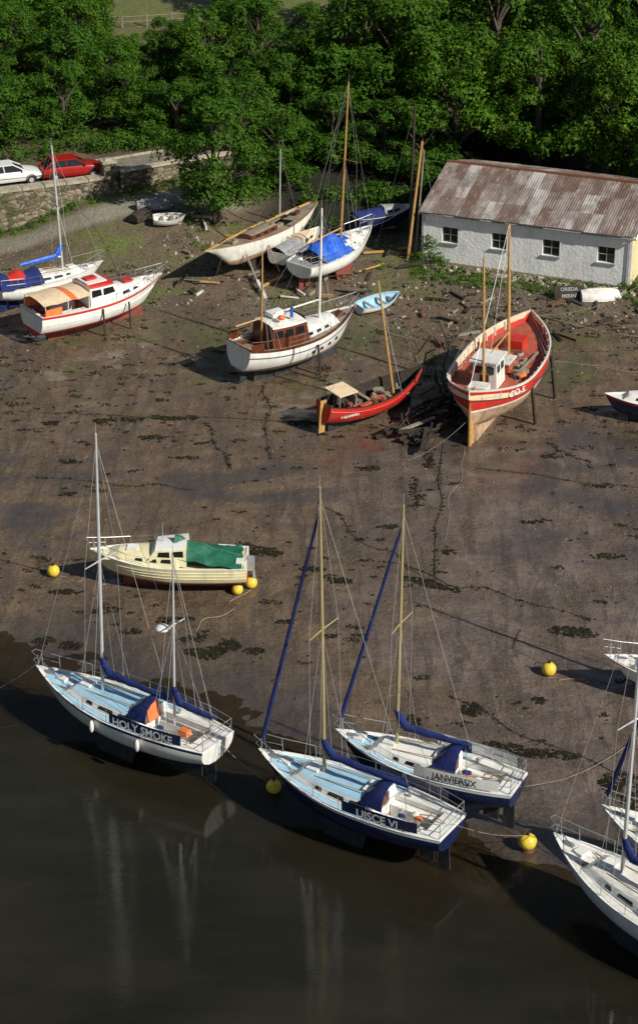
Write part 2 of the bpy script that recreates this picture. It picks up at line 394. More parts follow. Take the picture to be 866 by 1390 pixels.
def rig(par,h,xm,zb,H,m,r=.075,spr=(.52,),sw=.95,boom=None,cover=None,furl=None,fore=True,back=True,lean=0,name='mast',bh=.8,shr=True,cr=.16):
    mb=MB(); top=Vector((xm-lean,0,zb+H)); bot=Vector((xm,0,zb))
    mb.path([bot,bot.lerp(top,.6),top],[r,r*.95,r*.6],m,8)
    mb.tube(top,top+Vector((0,0,.45)),.012,WIRE,n=3)
    u=h.U(xm)
    for k in spr:
        p=bot.lerp(top,k)
        for sd in(1,-1): mb.path([p,p+Vector((-.08,sd*sw,.04))],[.035,.02],m,5)
    wr_=.0085
    if shr:
        for sd in(1,-1):
            y=h.w(u)-.08
            p=bot.lerp(top,spr[0]) if spr else bot.lerp(top,.7)
            tip=p+Vector((-.08,sd*sw,.04)) if spr else p
            mb.path([(xm-.1,sd*y,h.zs(u)),tip,bot.lerp(top,.97)],wr_,WIRE,3)
            for dx in(-.5,.35): mb.tube((xm+dx,sd*y,h.zs(u)),p,wr_,WIRE,n=3)
    if fore: mb.tube((h.L/2-.1,0,h.zs(1)),bot.lerp(top,.97),wr_,WIRE,n=3)
    if back: mb.tube((-h.L/2+.05,0,h.zs(0)+.05),top,wr_,WIRE,n=3)
    if boom:
        b0=bot+Vector((-.1,0,bh)); b1=bot+Vector((-boom,0,bh-.05)); mb.tube(b0,b1,.05,m)
        mb.tube(b1,bot.lerp(top,.97),wr_*.8,WIRE,n=3)
        mb.tube(b1+Vector((.2,0,0)),(b1.x+.1,0,h.D),.015,ROPE,n=4)
    mb.obj(name,par)
    if boom and cover:
        mb=MB(); pts=[bot+Vector((.05,0,bh+.75)),bot+Vector((-.12,0,bh+.42))]; rr=[.1,.17]
        for i in range(1,11):
            t=i/10; pts.append(b0.lerp(b1,t)+Vector((0,.02*math.sin(i*2),.1-.06*t+.02*math.sin(i*3.1)))); rr.append(lerp(cr*1.15,cr*.6,t)*(1+.08*math.sin(i*2.3)))
        mb.path(pts,rr,cover,9,flat=.75); mb.obj('sail_cover',par)
    if furl:
        mb=MB(); a=Vector((h.L/2-.15,0,h.zs(1)+.35)); b=bot.lerp(top,.93)
        mb.path([a,a.lerp(b,.04),a.lerp(b,.5),a.lerp(b,.93),b],[.04,.085,.07,.05,.03],furl,7); mb.obj('furled_headsail',par)
def rails(par,h,us,z=.6,pul=True,push=True,rr=.014):
    mb=MB()
    for sd in(1,-1):
        pts=[Vector((h.X(u),sd*(h.w(u)-.06),h.zs(u))) for u in us]
        for p in pts: mb.tube(p,p+Vector((0,0,z)),rr,WIRE,n=4)
        for k in(.5,1): mb.path([p+Vector((0,0,z*k)) for p in pts],rr*.6,WIRE,3)
    if pul:
        ua=.9; a=Vector((h.X(ua),h.w(ua)-.04,h.zs(ua))); f=Vector((h.L/2-.02,.12,h.zs(1))); u3=us[-1]
        q=Vector((h.X(u3),h.w(u3)-.06,h.zs(u3)+z))
        M=lambda v:Vector((v.x,-v.y,v.z))
        up=Vector((0,0,z+.05))
        mb.path([q,a+up,f+up+Vector((.12,0,.03)),M(f)+up+Vector((.12,0,.03)),M(a)+up,M(q)],rr*1.3,WIRE,5)
        mb.path([a+up*.5,f+up*.5+Vector((.05,0,0)),M(f)+up*.5+Vector((.05,0,0)),M(a)+up*.5],rr,WIRE,4)
        for v in(a,M(a),f-Vector((.25,0,.02)),M(f)-Vector((.25,0,.02))): mb.tube(v,v+up+Vector((.05,0,0)),rr*1.2,WIRE,n=4)
    if push:
        a=Vector((h.X(.14),h.w(.14)-.06,h.zs(.14))); b=Vector((h.X(0)+.06,h.w(0)-.1,h.zs(0)))
        M=lambda v:Vector((v.x,-v.y,v.z)); up=Vector((0,0,z+.05)); us0=us[0]; q=Vector((h.X(us0),h.w(us0)-.06,h.zs(us0)+z))
        for k in(.5,1): mb.path([q-Vector((0,0,z*(1-k))),a+up*k,b+up*k,M(b)+up*k,M(a)+up*k,M(q)-Vector((0,0,z*(1-k)))],rr*1.2,WIRE,5)
        for v in(a,b,M(a),M(b)): mb.tube(v,v+up,rr*1.2,WIRE,n=4)
    mb.obj('guard_rails',par)
def dodger(par,h,u0,u1,sd,m,word=None,wm=None,size=.34,z0=.1,z1=.56,sx=1):
    mb=MB(); n=8
    mb.grid([[ (h.X(u),sd*(h.w(u)-.035+.012*math.sin(u*60)),h.zs(u)+z) for z in(z0,(z0+z1)/2,z1)] for u in [lerp(u0,u1,i/n) for i in range(n+1)]],m)
    mb.obj('name_dodger',par)
    if word:
        um=(u0+u1)/2; p=Vector((h.X(um),sd*(h.w(um)+.02),h.zs(um)+(z0+z1)/2))
        d=Vector((h.X(u0)-h.X(u1),sd*(h.w(u0)-h.w(u1)),h.zs(u0)-h.zs(u1)))*(1 if sd>0 else -1)
        text(par,word,size,p,d,(0,0,1),wm,sx)
def sprayhood(par,xr,xf,zb,a,hh,m):
    mb=MB(); rows=[]
    for t in(0,.25,.55,.8,1):
        x=lerp(xr,xf,t); k=1-.08*t; H=hh*(1-t**2.2*.9)
        rows.append([(x,a*k*math.cos(q),zb+H*max(0,math.sin(q))**.7) for q in [math.pi*i/10 for i in range(11)]])
    mb.grid(rows,lambda i,j: GLASS if (i==2 and j in(3,6)) else m); mb.obj('sprayhood',par)
def keels(mb,h,kh,m,xk=-.1,lk=2.2,y=.55,twin=True,rud=True):
    for sd in((1,-1) if twin else (0,)):
        vs=[]
        for z,l,t in((.15,lk,.2),(-kh,lk*.72,.16)):
            for x,yy in((-.5,-.5),(.5,-.2),(.5,.2),(-.5,.5)): vs.append((xk+x*l-(.1 if z<0 else 0),sd*(y+(.12 if z<0 else 0))+yy*t,z))
        mb.add(vs,[(3,2,1,0),(4,5,6,7),(0,1,5,4),(1,2,6,5),(2,3,7,6),(3,0,4,7)],m)
    if rud:
        x=h.X(0)+.35
        mb.box((x,0,(-kh*.8+h.zs(0)*.62)/2),(.5,.07,kh*.8+h.zs(0)*.62),m,tap=.75)
        mb.box((x+.7,0,-kh*.25+.15),(.6,.14,kh*.6+.3),m)

def yacht(name,x,y,ang,L=8.6,B=2.7,kh=.85,hullm=WHITE,topm=None,deck=WHITE,cab=LBLUE,strake=None,mastm=ALU,mx=.14,mh=11,boom=3.3,cover=NAVY,furl=None,hood=NAVY,dod=None,word=None,wm=None,mizz=False,roll=0,sd=1,anti=ANTIB,wsize=.34,roof=None,dz=0,boot=None,rb=.9,sprs=(.52,),hoodx=0,D=1.25,wsx=1,du=(.1,.46)):
    k=L/8.6
    h=Hull(L,B,D,sb=.33,ss=.03,tr=.7,um=.42,pw=2.1,kb=.55,ks=.42,rb=rb,rs=.12,zw=.42,n=2.8)
    r=root(name,(x,y,T(x,y)+kh-.05+dz),rad(ang),roll)
    mb=MB(); h.build(mb,anti,boot or hullm,hullm,strake or hullm,WHITE,deck,cp=(-L/2+.75*k,-L/2+2.9*k,B*.24,.5),cpm=WHITE,bs=.07,stw=.1,bul=.04)
    keels(mb,h,kh,anti,xk=.1,lk=2.1*k)
    mb.obj('hull',r,weld=True)
    mb=MB(); x0=-L/2+2.95*k; x1=L*.24
    sidef,rows=cabin(mb,h,x0,x1,.66,.46,.3,.12,WHITE,roof or cab,fs=.5,cam=.07,maxw=B*.34,wins=((.08,.3),(.36,.58),(.66,.76)))
    for sg in(1,-1):
        pts=[]
        for u in(.3,.42,.55,.68,.8,.92):
            yo=h.dy(u)-.06; yi=min(B*.34,.66*h.w(u))+.06 if u<.78 else .03
            if yi>yo-.05: yi=max(0,yo-.05)
            pts.append([(h.X(u),sg*yo,h.zs(u)-.04+.06*(1-(yo/h.dy(u))**2)+.012),(h.X(u),sg*yi,h.zs(u)-.04+.06*(1-(yi/h.dy(u))**2)+.016)])
        mb.grid(pts,cab)
    zr=h.D+.42
    mb.box((x1-.35,0,h.zs(h.U(x1))+.36),(.5,.5,.08),WHITE); mb.box((x1+.95,0,h.zs(.85)+.07),(.42,.42,.1),WHITE)
    mb.box((x0+.35,0,zr+.12),(.75,.7,.07),WHITE); mb.box((x0-.03,0,h.D+.15),(.04,.55,.5),BROWN)
    for sg in(1,-1): mb.tube((x0+.6,sg*.45,zr+.13),(x1-.6,sg*.4,zr-.02),.022,TANW,n=4)
    for sg in(1,-1):
        mb.tube((x0-.6,sg*B*.31,h.D-.02),(x0-.6,sg*B*.31,h.D+.16),.07,WIRE,n=8)
    mb.path([(-L/2+.35,0,h.D+.1),(-L/2+.8,.0,h.D+.25),(-L/2+1.4,.05,h.D+.12)],.025,TANW,5)
    mb.ell((L/2-.75,0,h.zs(.9)+.05),(.3,.13,.06),WIRE)
    for i in range(7): mb.ell((RR(x0-1.7,x0-.3),RR(-.4,.4),h.D-.3+RR(0,.1)),(RR(.08,.2),RR(.08,.16),.08),random.choice([ROPE,NAVY,WHITEP,ORANGE,GREY]),nz=.3)
    for i in range(3): mb.path([(x1+RR(-.3,1.2)+.16*math.cos(q),RR(-.02,.02)+.16*math.sin(q)+(.35 if i else -.3),h.zs(.7)+.05+q*.004) for q in [j*.7 for j in range(16)]],.018,ROPE,4)
    mb.obj('coachroof_and_deck_gear',r)
    rig(r,h,L*mx,h.D+.36,mh,mastm,boom=boom,cover=cover,furl=furl,spr=sprs)
    if mizz: rig(r,h,-L*.27,h.D+.1,mh*.66,mastm,r=.055,boom=1.9,cover=cover,spr=(.6,),sw=.6,fore=False,name='mizzen_mast',bh=.95,cr=.15)
    rails(r,h,(.2,.34,.48,.62,.76))
    if hood: sprayhood(r,x0-.35+hoodx,x0+.75+hoodx,h.D+.28,B*.33,.85,hood)
    if dod:
        for s_ in(1,-1): dodger(r,h,du[0],du[1],s_,dod,word if s_==sd else None,wm,wsize,sx=wsx)
    return r,h

r,h=yacht('ketch_sailing_yacht',-7.75,70.5,145.5,L=9.3,B=2.9,mh=11.2,mx=.12,mizz=True,dod=NAVYH,word='HOLY SMOKE',wm=WHITE,strake=NAVYH,boom=3.4,wsize=.46,roll=rad(2))
mb=MB(); zt=h.D+.1+11*.66*.55
mb.path([(-2.45,0,zt-.05),(-2.15,0,zt)],.04,ALU); mb.ell((-1.98,0,zt+.12),(.3,.3,.14),WHITE); mb.obj('radar_dome',r)
mb=MB(); mb.box((-1.65,.25,h.D+.55),(.06,.75,.75),ORANGE,ry=rad(12)); mb.box((-3.4,.5,h.D+.3),(.4,.3,.25),ORANGE); mb.obj('orange_canvas_screen',r)
mb=MB()
for u in(.3,.55): mb.ell((h.X(u),h.w(u)+.12,h.zs(u)-.35),(.1,.1,.28),WHITEP)
mb.obj('fenders',r)
r,h=yacht('sloop_sailing_yacht',1.3,64.7,146.5,L=8.6,B=2.75,hullm=NAVYH,strake=WHITE,mh=12.1,mx=.15,mastm=GOLD,boom=3.7,furl=NAVY,dod=NAVYH,word='UISCE VI',wm=WHITE,wsize=.46,anti=ANTIB,roll=rad(-1.5),hoodx=-.1)
r,h=yacht('sloop_sailing_yacht',4.05,66.5,154,L=7.6,B=2.5,hullm=NAVYH,strake=WHITE,deck=WHITE,cab=LBLUE,roof=WHITE,mh=10.2,mx=.16,mastm=GOLD,boom=3.0,furl=NAVY,dod=WHITE,word='JANVIERSIX',wm=BLACK,wsize=.4,roll=rad(1),wsx=.85,du=(.06,.5))
r,h=yacht('sloop_sailing_yacht',11.3,58.2,131,L=8.8,B=2.8,mh=12.2,mx=.13,mastm=ALU,boom=3.4,furl=None,hood=NAVY,cab=WHITEP,roof=WHITEP)
r,h=yacht('sloop_sailing_yacht',13.5,60.5,141,L=8.2,B=2.6,mh=11,mx=.14,mastm=ALU,furl=NAVY,hood=NAVY,cab=WHITEP,roof=WHITEP)
r,h=yacht('small_sailing_yacht',14.9,73.9,164,L=6.3,B=2.2,kh=.4,D=.95,mh=8,mx=.0,mastm=ALU,furl=None,hood=None,cab=WHITEP,roof=GREY,boom=2.4,cover=NAVY)

def cruiser():
    h=Hull(7.2,2.4,1.15,sb=.3,ss=0,tr=.85,um=.4,pw=2.3,kb=.5,ks=.1,rb=.7,rs=.0,zw=.38,n=3.5,m=2.4)
    r=root('cabin_cruiser',(-6.85,83.7,T(-6.85,83.7)+.35),rad(177),rad(-3))
    mb=MB(); h.build(mb,ANTIF,REDP,CREAM,CREAM,WHITE,CREAM,cp=(-3.3,-.6,.95,.4),cpm=CREAM,bs=.05,bul=.04)
    mb.box((-.4,0,-.1),(5,.16,.55),ANTIF)
    for k in range(3):
        for sd in(1,-1): mb.path([Vector(h.pt(u,.68+k*.16,sd))+Vector((0,sd*.01,0)) for u in [i/14 for i in range(14)]],.018,CREAM,4)
    mb.obj('hull',r,weld=True)
    mb=MB()
    cabin(mb,h,-.5,2.2,.74,.5,.25,.14,CREAM,CREAM,fs=.7,maxw=.98,wins=((.1,.28),(.34,.52),(.58,.72)))
    cabin(mb,h,-.9,.5,.7,.92,.72,.16,CREAM,WHITE,fs=.5,maxw=.95,wins=((.08,.45),(.52,.9)),wv=(.55,.9))
    mb.box((1.6,0,1.6),(.5,.5,.06),WHITE); mb.box((-3.3,.5,1.2),(.3,.4,.3),WHITEP); mb.obj('cabin',r)
    mb=MB(); rows=[]
    for i in range(13):
        t=i/12; x=lerp(-.35,-3.4,t); zr=lerp(2.3,1.3,t**.8)+.05*math.sin(i*1.7); wv=lerp(.75,1.08,t)
        rows.append([(x+.06*math.sin(q*2.1+i),k*wv,lerp(zr,lerp(1.5,1.15,t)+.04*math.sin(i*3+q),abs(k)**1.1)+.05*math.sin(i*1.3+q*1.5)) for q,k in enumerate((-1,-.85,-.65,-.45,-.2,0,.2,.45,.65,.85,1))])
    mb.grid(rows,GREENT); mb.path([r_[5] for r_ in rows],.05,GREENT); mb.obj('green_cover',r)
    mb=MB(); mb.box((-3.75,0,.9),(.35,.35,.6),GREY); mb.tube((-3.85,0,.7),(-3.9,0,-.1),.08,GREY); mb.obj('outboard_motor',r)
    rails(r,h,(.6,.75),z=.45,push=False)
    mb=MB(); mb.tube((.2,0,2.0),(.2,0,2.9),.02,WIRE); mb.obj('aerial',r)
cruiser()

def motorsailer():
    h=Hull(8.4,3.0,1.65,sb=.7,ss=.3,tr=.72,um=.42,pw=2.3,kb=.8,ks=.45,rb=.9,rs=-.1,zw=.55,n=2.6)
    x,y=-1.2,109.2
    r=root('motor_sailer',(x,y,T(x,y)+.45),rad(39),rad(2))
    mb=MB(); h.build(mb,TANB,NAVYH,WHITE,BROWN,BROWN,WOOD,cp=(-3.8,-2.4,.9,1.1),cpm=BROWN,bs=.06,stw=.09,bul=.12,inner=WHITE)
    mb.box((-.2,0,-.15),(6.0,.22,.8),ANTIB); mb.box((-3.9,0,.35),(.45,.08,1.3),ANTIB)
    for sd in(1,-1):
        mb.path([Vector(h.pt(u,h.zs(u)-.42,sd))+Vector((0,sd*.01,0)) for u in [i/18 for i in range(18)]],.03,NAVYH,4)
        for u in(.5,.58,.66,.74):
            p=Vector(h.pt(u,h.zs(u)-.7,sd)); mb.tube(p-Vector((0,sd*.02,0)),p+Vector((0,sd*.025,0)),.11,GLASS,n=10)
    mb.obj('hull',r,weld=True)
    mb=MB()
    cabin(mb,h,-.2,2.3,.6,.5,.4,.08,WHITE,WHITE,fs=.25,maxw=.9,wins=((.1,.25),(.35,.5),(.6,.75)))
    cabin(mb,h,-2.5,-.2,.72,1.25,1.25,.12,BROWN,WHITEP,fs=.25,as_=0,maxw=1.1,cam=.1,wins=((.06,.3),(.36,.6),(.66,.92)),wv=(.5,.88))
    mb.add([(.0,-.8,2.45),(.0,.8,2.45),(-.15,.72,2.95),(-.15,-.72,2.95)],[(0,1,2,3)],GLASS)
    for sd in(1,-1):
        for xx in(-3.7,-3.1): mb.tube((xx,sd*1.1,1.7),(xx,sd*1.1,2.3),.025,BROWN,n=4)
        mb.path([(-4.0,sd*.95,2.4),(-3.1,sd*1.15,2.3),(-2.5,sd*1.2,2.3)],.035,BROWN,4)
    mb.path([(-4.05,-.95,2.45),(-4.1,0,2.5),(-4.05,.95,2.45)],.035,BROWN,4)
    for sd in(1,-1): mb.box((-3.7,sd*1.12,2.05),(.8,.05,.45),BROWN,rz=sd*.1)
    mb.box((-1.4,.3,3.1),(.9,.7,.22),WHITE); mb.tube((-.9,-.5,3.0),(-.9,-.5,3.6),.09,ROYAL,n=8); mb.ell((-1.7,-.6,3.2),(.22,.22,.14),ORANGE)
    mb.box((2.9,0,2.1),(.6,.6,.12),BROWN); mb.obj('wheelhouse_and_cabin',r)
    rig(r,h,1.5,2.1,6.6,WHITEP,r=.08,spr=(.55,),sw=.6,boom=3.2,cover=None,bh=1.2)
    rig(r,h,-2.6,1.6,5.4,TANW,r=.06,spr=(),boom=1.8,fore=False,back=False,name='mizzen_mast',bh=1.6)
    rails(r,h,(.3,.42,.54,.66,.78),push=False,rr=.018)
    mb=MB(); 
    for sd in(1,-1): mb.path([(.2,sd*1.55,1.4),(.25,sd*1.7,-.45)],.07,DWOOD)
    mb.obj('support_legs',r)
motorsailer()

def redcruiser():
    x,y=-13.0,115.1
    h=Hull(9.0,3.0,1.45,sb=.45,ss=.1,tr=.85,um=.4,pw=2.2,kb=.8,ks=.15,rb=1.0,rs=0,zw=.4,n=3.0,m=2.1)
    r=root('cabin_cruiser',(x,y,T(x,y)+.4),rad(37),rad(1))
    mb=MB(); h.build(mb,REDP,REDP,WHITE,REDP,WHITE,WHITE,cp=(-4.2,-1.2,1.1,.6),cpm=REDD,bs=.1,stw=.14,bul=.08)
    mb.box((-.3,0,-.15),(6.5,.2,.7),ANTIF)
    for sd in(1,-1):
        mb.path([Vector(h.pt(u,h.zs(u)-.5,sd))+Vector((0,sd*.01,0)) for u in [i/18 for i in range(18)]],.03,WHITEP,4)
    mb.obj('hull',r,weld=True)
    mb=MB()
    cabin(mb,h,.1,3.0,.7,.5,.28,.15,WHITE,WHITE,fs=.5,maxw=1.1,wins=((.1,.3),(.38,.58),(.66,.8)))
    cabin(mb,h,-1.1,.6,.74,1.15,1.05,.14,WHITE,REDP,fs=.5,maxw=1.15,wins=((.06,.46),(.52,.94)),wv=(.5,.9))
    mb.box((-.4,0,2.62),(1.3,1.3,.07),WHITE); mb.box((-.5,0,2.72),(.7,.5,.14),REDP)
    rows=[]
    for i in range(8):
        xx=lerp(-4.3,-1.1,i/7); rows.append([(xx,k*1.22,2.35-.18*abs(k)**2+.03*math.sin(i*2.1)) for k in(-1,-.6,-.2,.2,.6,1)])
    mb.grid(rows,lambda i,j: ORANGE if i in(4,) else PEACH)
    for xx in(-4.2,-2.7,-1.3):
        for sd in(1,-1): mb.tube((xx,sd*1.2,1.4),(xx,sd*1.2,2.2),.03,WHITE,n=4)
    for sd in(1,-1): mb.box((-3.7,sd*1.24,1.7),(1.1,.05,.5),ORANGE)
    mb.box((2.0,0,2.05),(.6,.6,.08),REDP); mb.box((-3.6,.3,1.2),(.7,.6,.5),BROWN)
    mb.obj('cabin_and_canopy',r)
    rails(r,h,(.55,.65,.75,.84),z=.5,push=False,rr=.02)
    mb=MB(); mb.path([(-.6,-1.55,1.3),(-.6,-1.65,-.4)],.06,DWOOD); mb.path([(1.2,-1.5,1.3),(1.2,-1.6,-.4)],.06,DWOOD); mb.obj('support_legs',r)
redcruiser()

r,h=yacht('sloop_sailing_yacht',-16.2,119.0,34,L=7.3,B=2.4,kh=.4,D=1.1,mh=7.6,mx=.12,mastm=ALU,boom=2.8,cover=ROYAL,hood=None,cab=WHITEP,roof=WHITEP,anti=NAVYH,roll=rad(-4))
mb=MB(); rows=[]
for i in range(12):
    t=i/11; x=lerp(-3.7,-.9,t); rows.append([(x,k*1.1,lerp(1.95+.1*math.sin(i*1.3),1.2,abs(k)**1.5)+.06*math.sin(i*1.7+q)) for q,k in enumerate((-1,-.8,-.6,-.25,.1,.4,.7,1))])
mb.grid(rows,lambda i,j: REDP if 3<=i<=6 and j>1 else NAVY); mb.obj('cockpit_cover',r)

def classic():
    x,y=-3.5,125.0
    h=Hull(12.0,2.6,1.35,sb=.55,ss=.25,tr=.25,um=.45,pw=1.8,kb=1.0,ks=.95,rb=1.7,rs=.9,zw=.5,pa=1.8)
    r=root('laid_up_classic_yacht',(x,y,T(x,y)+.75),rad(-123),rad(5))
    mb=MB(); h.build(mb,TANB,TANB,WHITEP,WHITEP,TANW,WOOD,cp=(-2.8,-1.0,.55,.8),cpm=DWOOD,bul=.08)
    keels(mb,h,.8,DWOOD,xk=-.2,lk=4.5,twin=False,rud=False)
    mb.obj('hull',r,weld=True)
    mb=MB(); cabin(mb,h,-.9,1.8,.5,.38,.3,.06,BROWN,WOOD,fs=.1,maxw=.62,wins=((.1,.25),(.4,.55),(.7,.85)))
    mb.box((3.2,0,1.65),(.6,.55,.22),WOOD); mb.box((-3.8,0,1.55),(.5,.45,.2),BROWN)
    for i in range(9): mb.box((RR(-4,4),RR(-.6,.6),1.75+RR(0,.1)),(RR(.4,1.6),.1,.05),random.choice([WOOD,WHITEP,DWOOD]),rz=RR(-.4,.4))
    mb.obj('deckhouse',r)
    mb=MB()
    for xx in(-3,-1,1,3):
        for sd in(1,-1): mb.path([(xx,sd*(h.w(h.U(xx))-.02),.9),(xx+.1,sd*(h.w(h.U(xx))+.7),-.75)],.06,WOOD)
    mb.obj('shoring_props',r)
classic()

r,h=yacht('sloop_sailing_yacht',1.0,123.3,55,L=8.0,B=2.7,kh=.6,mh=10.1,mx=.06,mastm=TANW,boom=3.2,cover=None,hood=None,cab=WHITEP,roof=WHITEP,anti=ANTIF,deck=GREY,roll=rad(3))
mb=MB(); rows=[]
for i in range(16):
    t=i/15; x=lerp(-2.7,.8,t); zr=2.25+.2*math.sin(i*.9)-.5*abs(t-.45)**2*4
    rows.append([(x+.08*math.sin(q*2),k*1.22,lerp(zr,1.28,abs(k)**1.7)+.07*math.sin(i*1.7+q*1.3)) for q,k in enumerate((-1,-.85,-.7,-.5,-.3,-.1,.1,.3,.5,.7,.85,1))])
mb.grid(rows,lambda i,j: ROYAL if not((i>12 and j<4) or (i<2 and j>6)) else WHITEP); mb.obj('blue_tarpaulin_cover',r)

def littlecab(name,x,y,ang,L,B,hullm,cabm,kh=.3,D=.95,strake=None,roll=0,cover=None):
    h=Hull(L,B,D,sb=.25,ss=.05,tr=.75,um=.42,pw=2.2,kb=.4,ks=.15,rb=.5,rs=0,zw=.3,n=3)
    r=root(name,(x,y,T(x,y)+kh),rad(ang),roll)
    mb=MB(); h.build(mb,ANTIB,hullm,hullm,strake or hullm,WHITE,WHITEP,cp=(-L/2+.3,-L*.08,B*.33,.35),bul=.05)
    mb.box((-.2,0,-.1),(L*.6,.14,kh+.25),ANTIB); mb.obj('hull',r,weld=True)
    mb=MB(); cabin(mb,h,-L*.06,L*.27,.68,.55,.3,.12,cabm,cabm,fs=.4,maxw=B*.4,wins=((.1,.4),(.5,.8)))
    if cover:
        rows=[[(lerp(-L/2,-L*.05,i/5),k*B*.42,D+lerp(.45,0,abs(k)**1.5)+.05*math.sin(i*2+k*3)) for k in(-1,-.6,-.2,.2,.6,1)] for i in range(6)]
        mb.grid(rows,cover)
    mb.obj('cuddy',r); return r
littlecab('small_cabin_boat',-1.3,125.6,60,5.2,1.9,WHITEP,PEACH,cover=GREY)
littlecab('small_cabin_boat',4.3,131.0,30,4.6,1.7,NAVYH,GREY,cover=NAVY)
littlecab('small_cabin_boat',18.0,101.8,172,5.6,2.0,NAVYH,WHITEP,strake=REDP,kh=.2)

def redboat():
    x,y=2.85,102.4
    h=Hull(6.9,2.2,1.15,sb=.7,ss=.35,tr=.55,um=.45,pw=2.2,kb=.5,ks=.35,rb=.45,rs=-.05,zw=.25)
    r=root('small_fishing_boat',(x,y,T(x,y)+.25),rad(39),rad(5))
    mb=MB(); h.build(mb,ANTIB,ANTIB,REDP,REDP,DWOOD,None,bs=.1,transom=REDP); h.inside(mb,DWOOD,.92,.3)
    mb.box((-.2,0,-.05),(5.8,.16,.5),ANTIB); mb.box((-3.5,0,.75),(.4,.07,1.9),TANW)
    for sd in(1,-1): mb.path([Vector(h.pt(u,h.zs(u)-.22,sd))+Vector((0,sd*.015,0)) for u in [i/18 for i in range(19)]],.035,REDP,5)
    mb.obj('hull',r,weld=True)
    mb=MB()
    for xx in(-.3,.9,1.9): mb.box((xx,0,.85),(.22,2*h.w(h.U(xx))*.85,.05),WOOD)
    for i in range(30): mb.box((RR(-2.4,2.0),RR(-.6,.6),.5+RR(0,.5)),(RR(.2,.9),RR(.08,.3),RR(.05,.25)),random.choice([WOOD,DWOOD,RUSTM,DWOOD,ROPE,REDD]),rz=RR(0,3),rx=RR(-.3,.3))
    mb.box((-2.3,0,2.0),(1.25,1.3,.07),PEACH)
    for sx in(-2.85,-1.75):
        for sd in(1,-1): mb.tube((sx,sd*.6,1.1),(sx,sd*.6,1.98),.04,WOOD,n=4)
    mb.box((-1.7,0,1.45),(.05,1.2,.5),WOOD); mb.obj('shelter_and_gear',r)
    mb=MB(); mb.path([(1.5,0,.5),(.9,1.3,7.0)],[.08,.05],TANW,7)
    mb.tube((.9,1.3,7.0),(3.3,0,1.8),.012,WIRE,n=3); mb.tube((.9,1.3,7.0),(-3.3,0,1.5),.012,WIRE,n=3); mb.tube((.95,1.2,6.5),(1.2,-.95,1.2),.012,WIRE,n=3)
    mb.obj('leaning_mast',r)
    text(r,'Y GLANNAU',.2,Vector(h.pt(.16,h.zs(.16)-.42,-1))+Vector((0,-.03,0)),(1,-.12,0),(0,0,1),WHITE)
redboat()

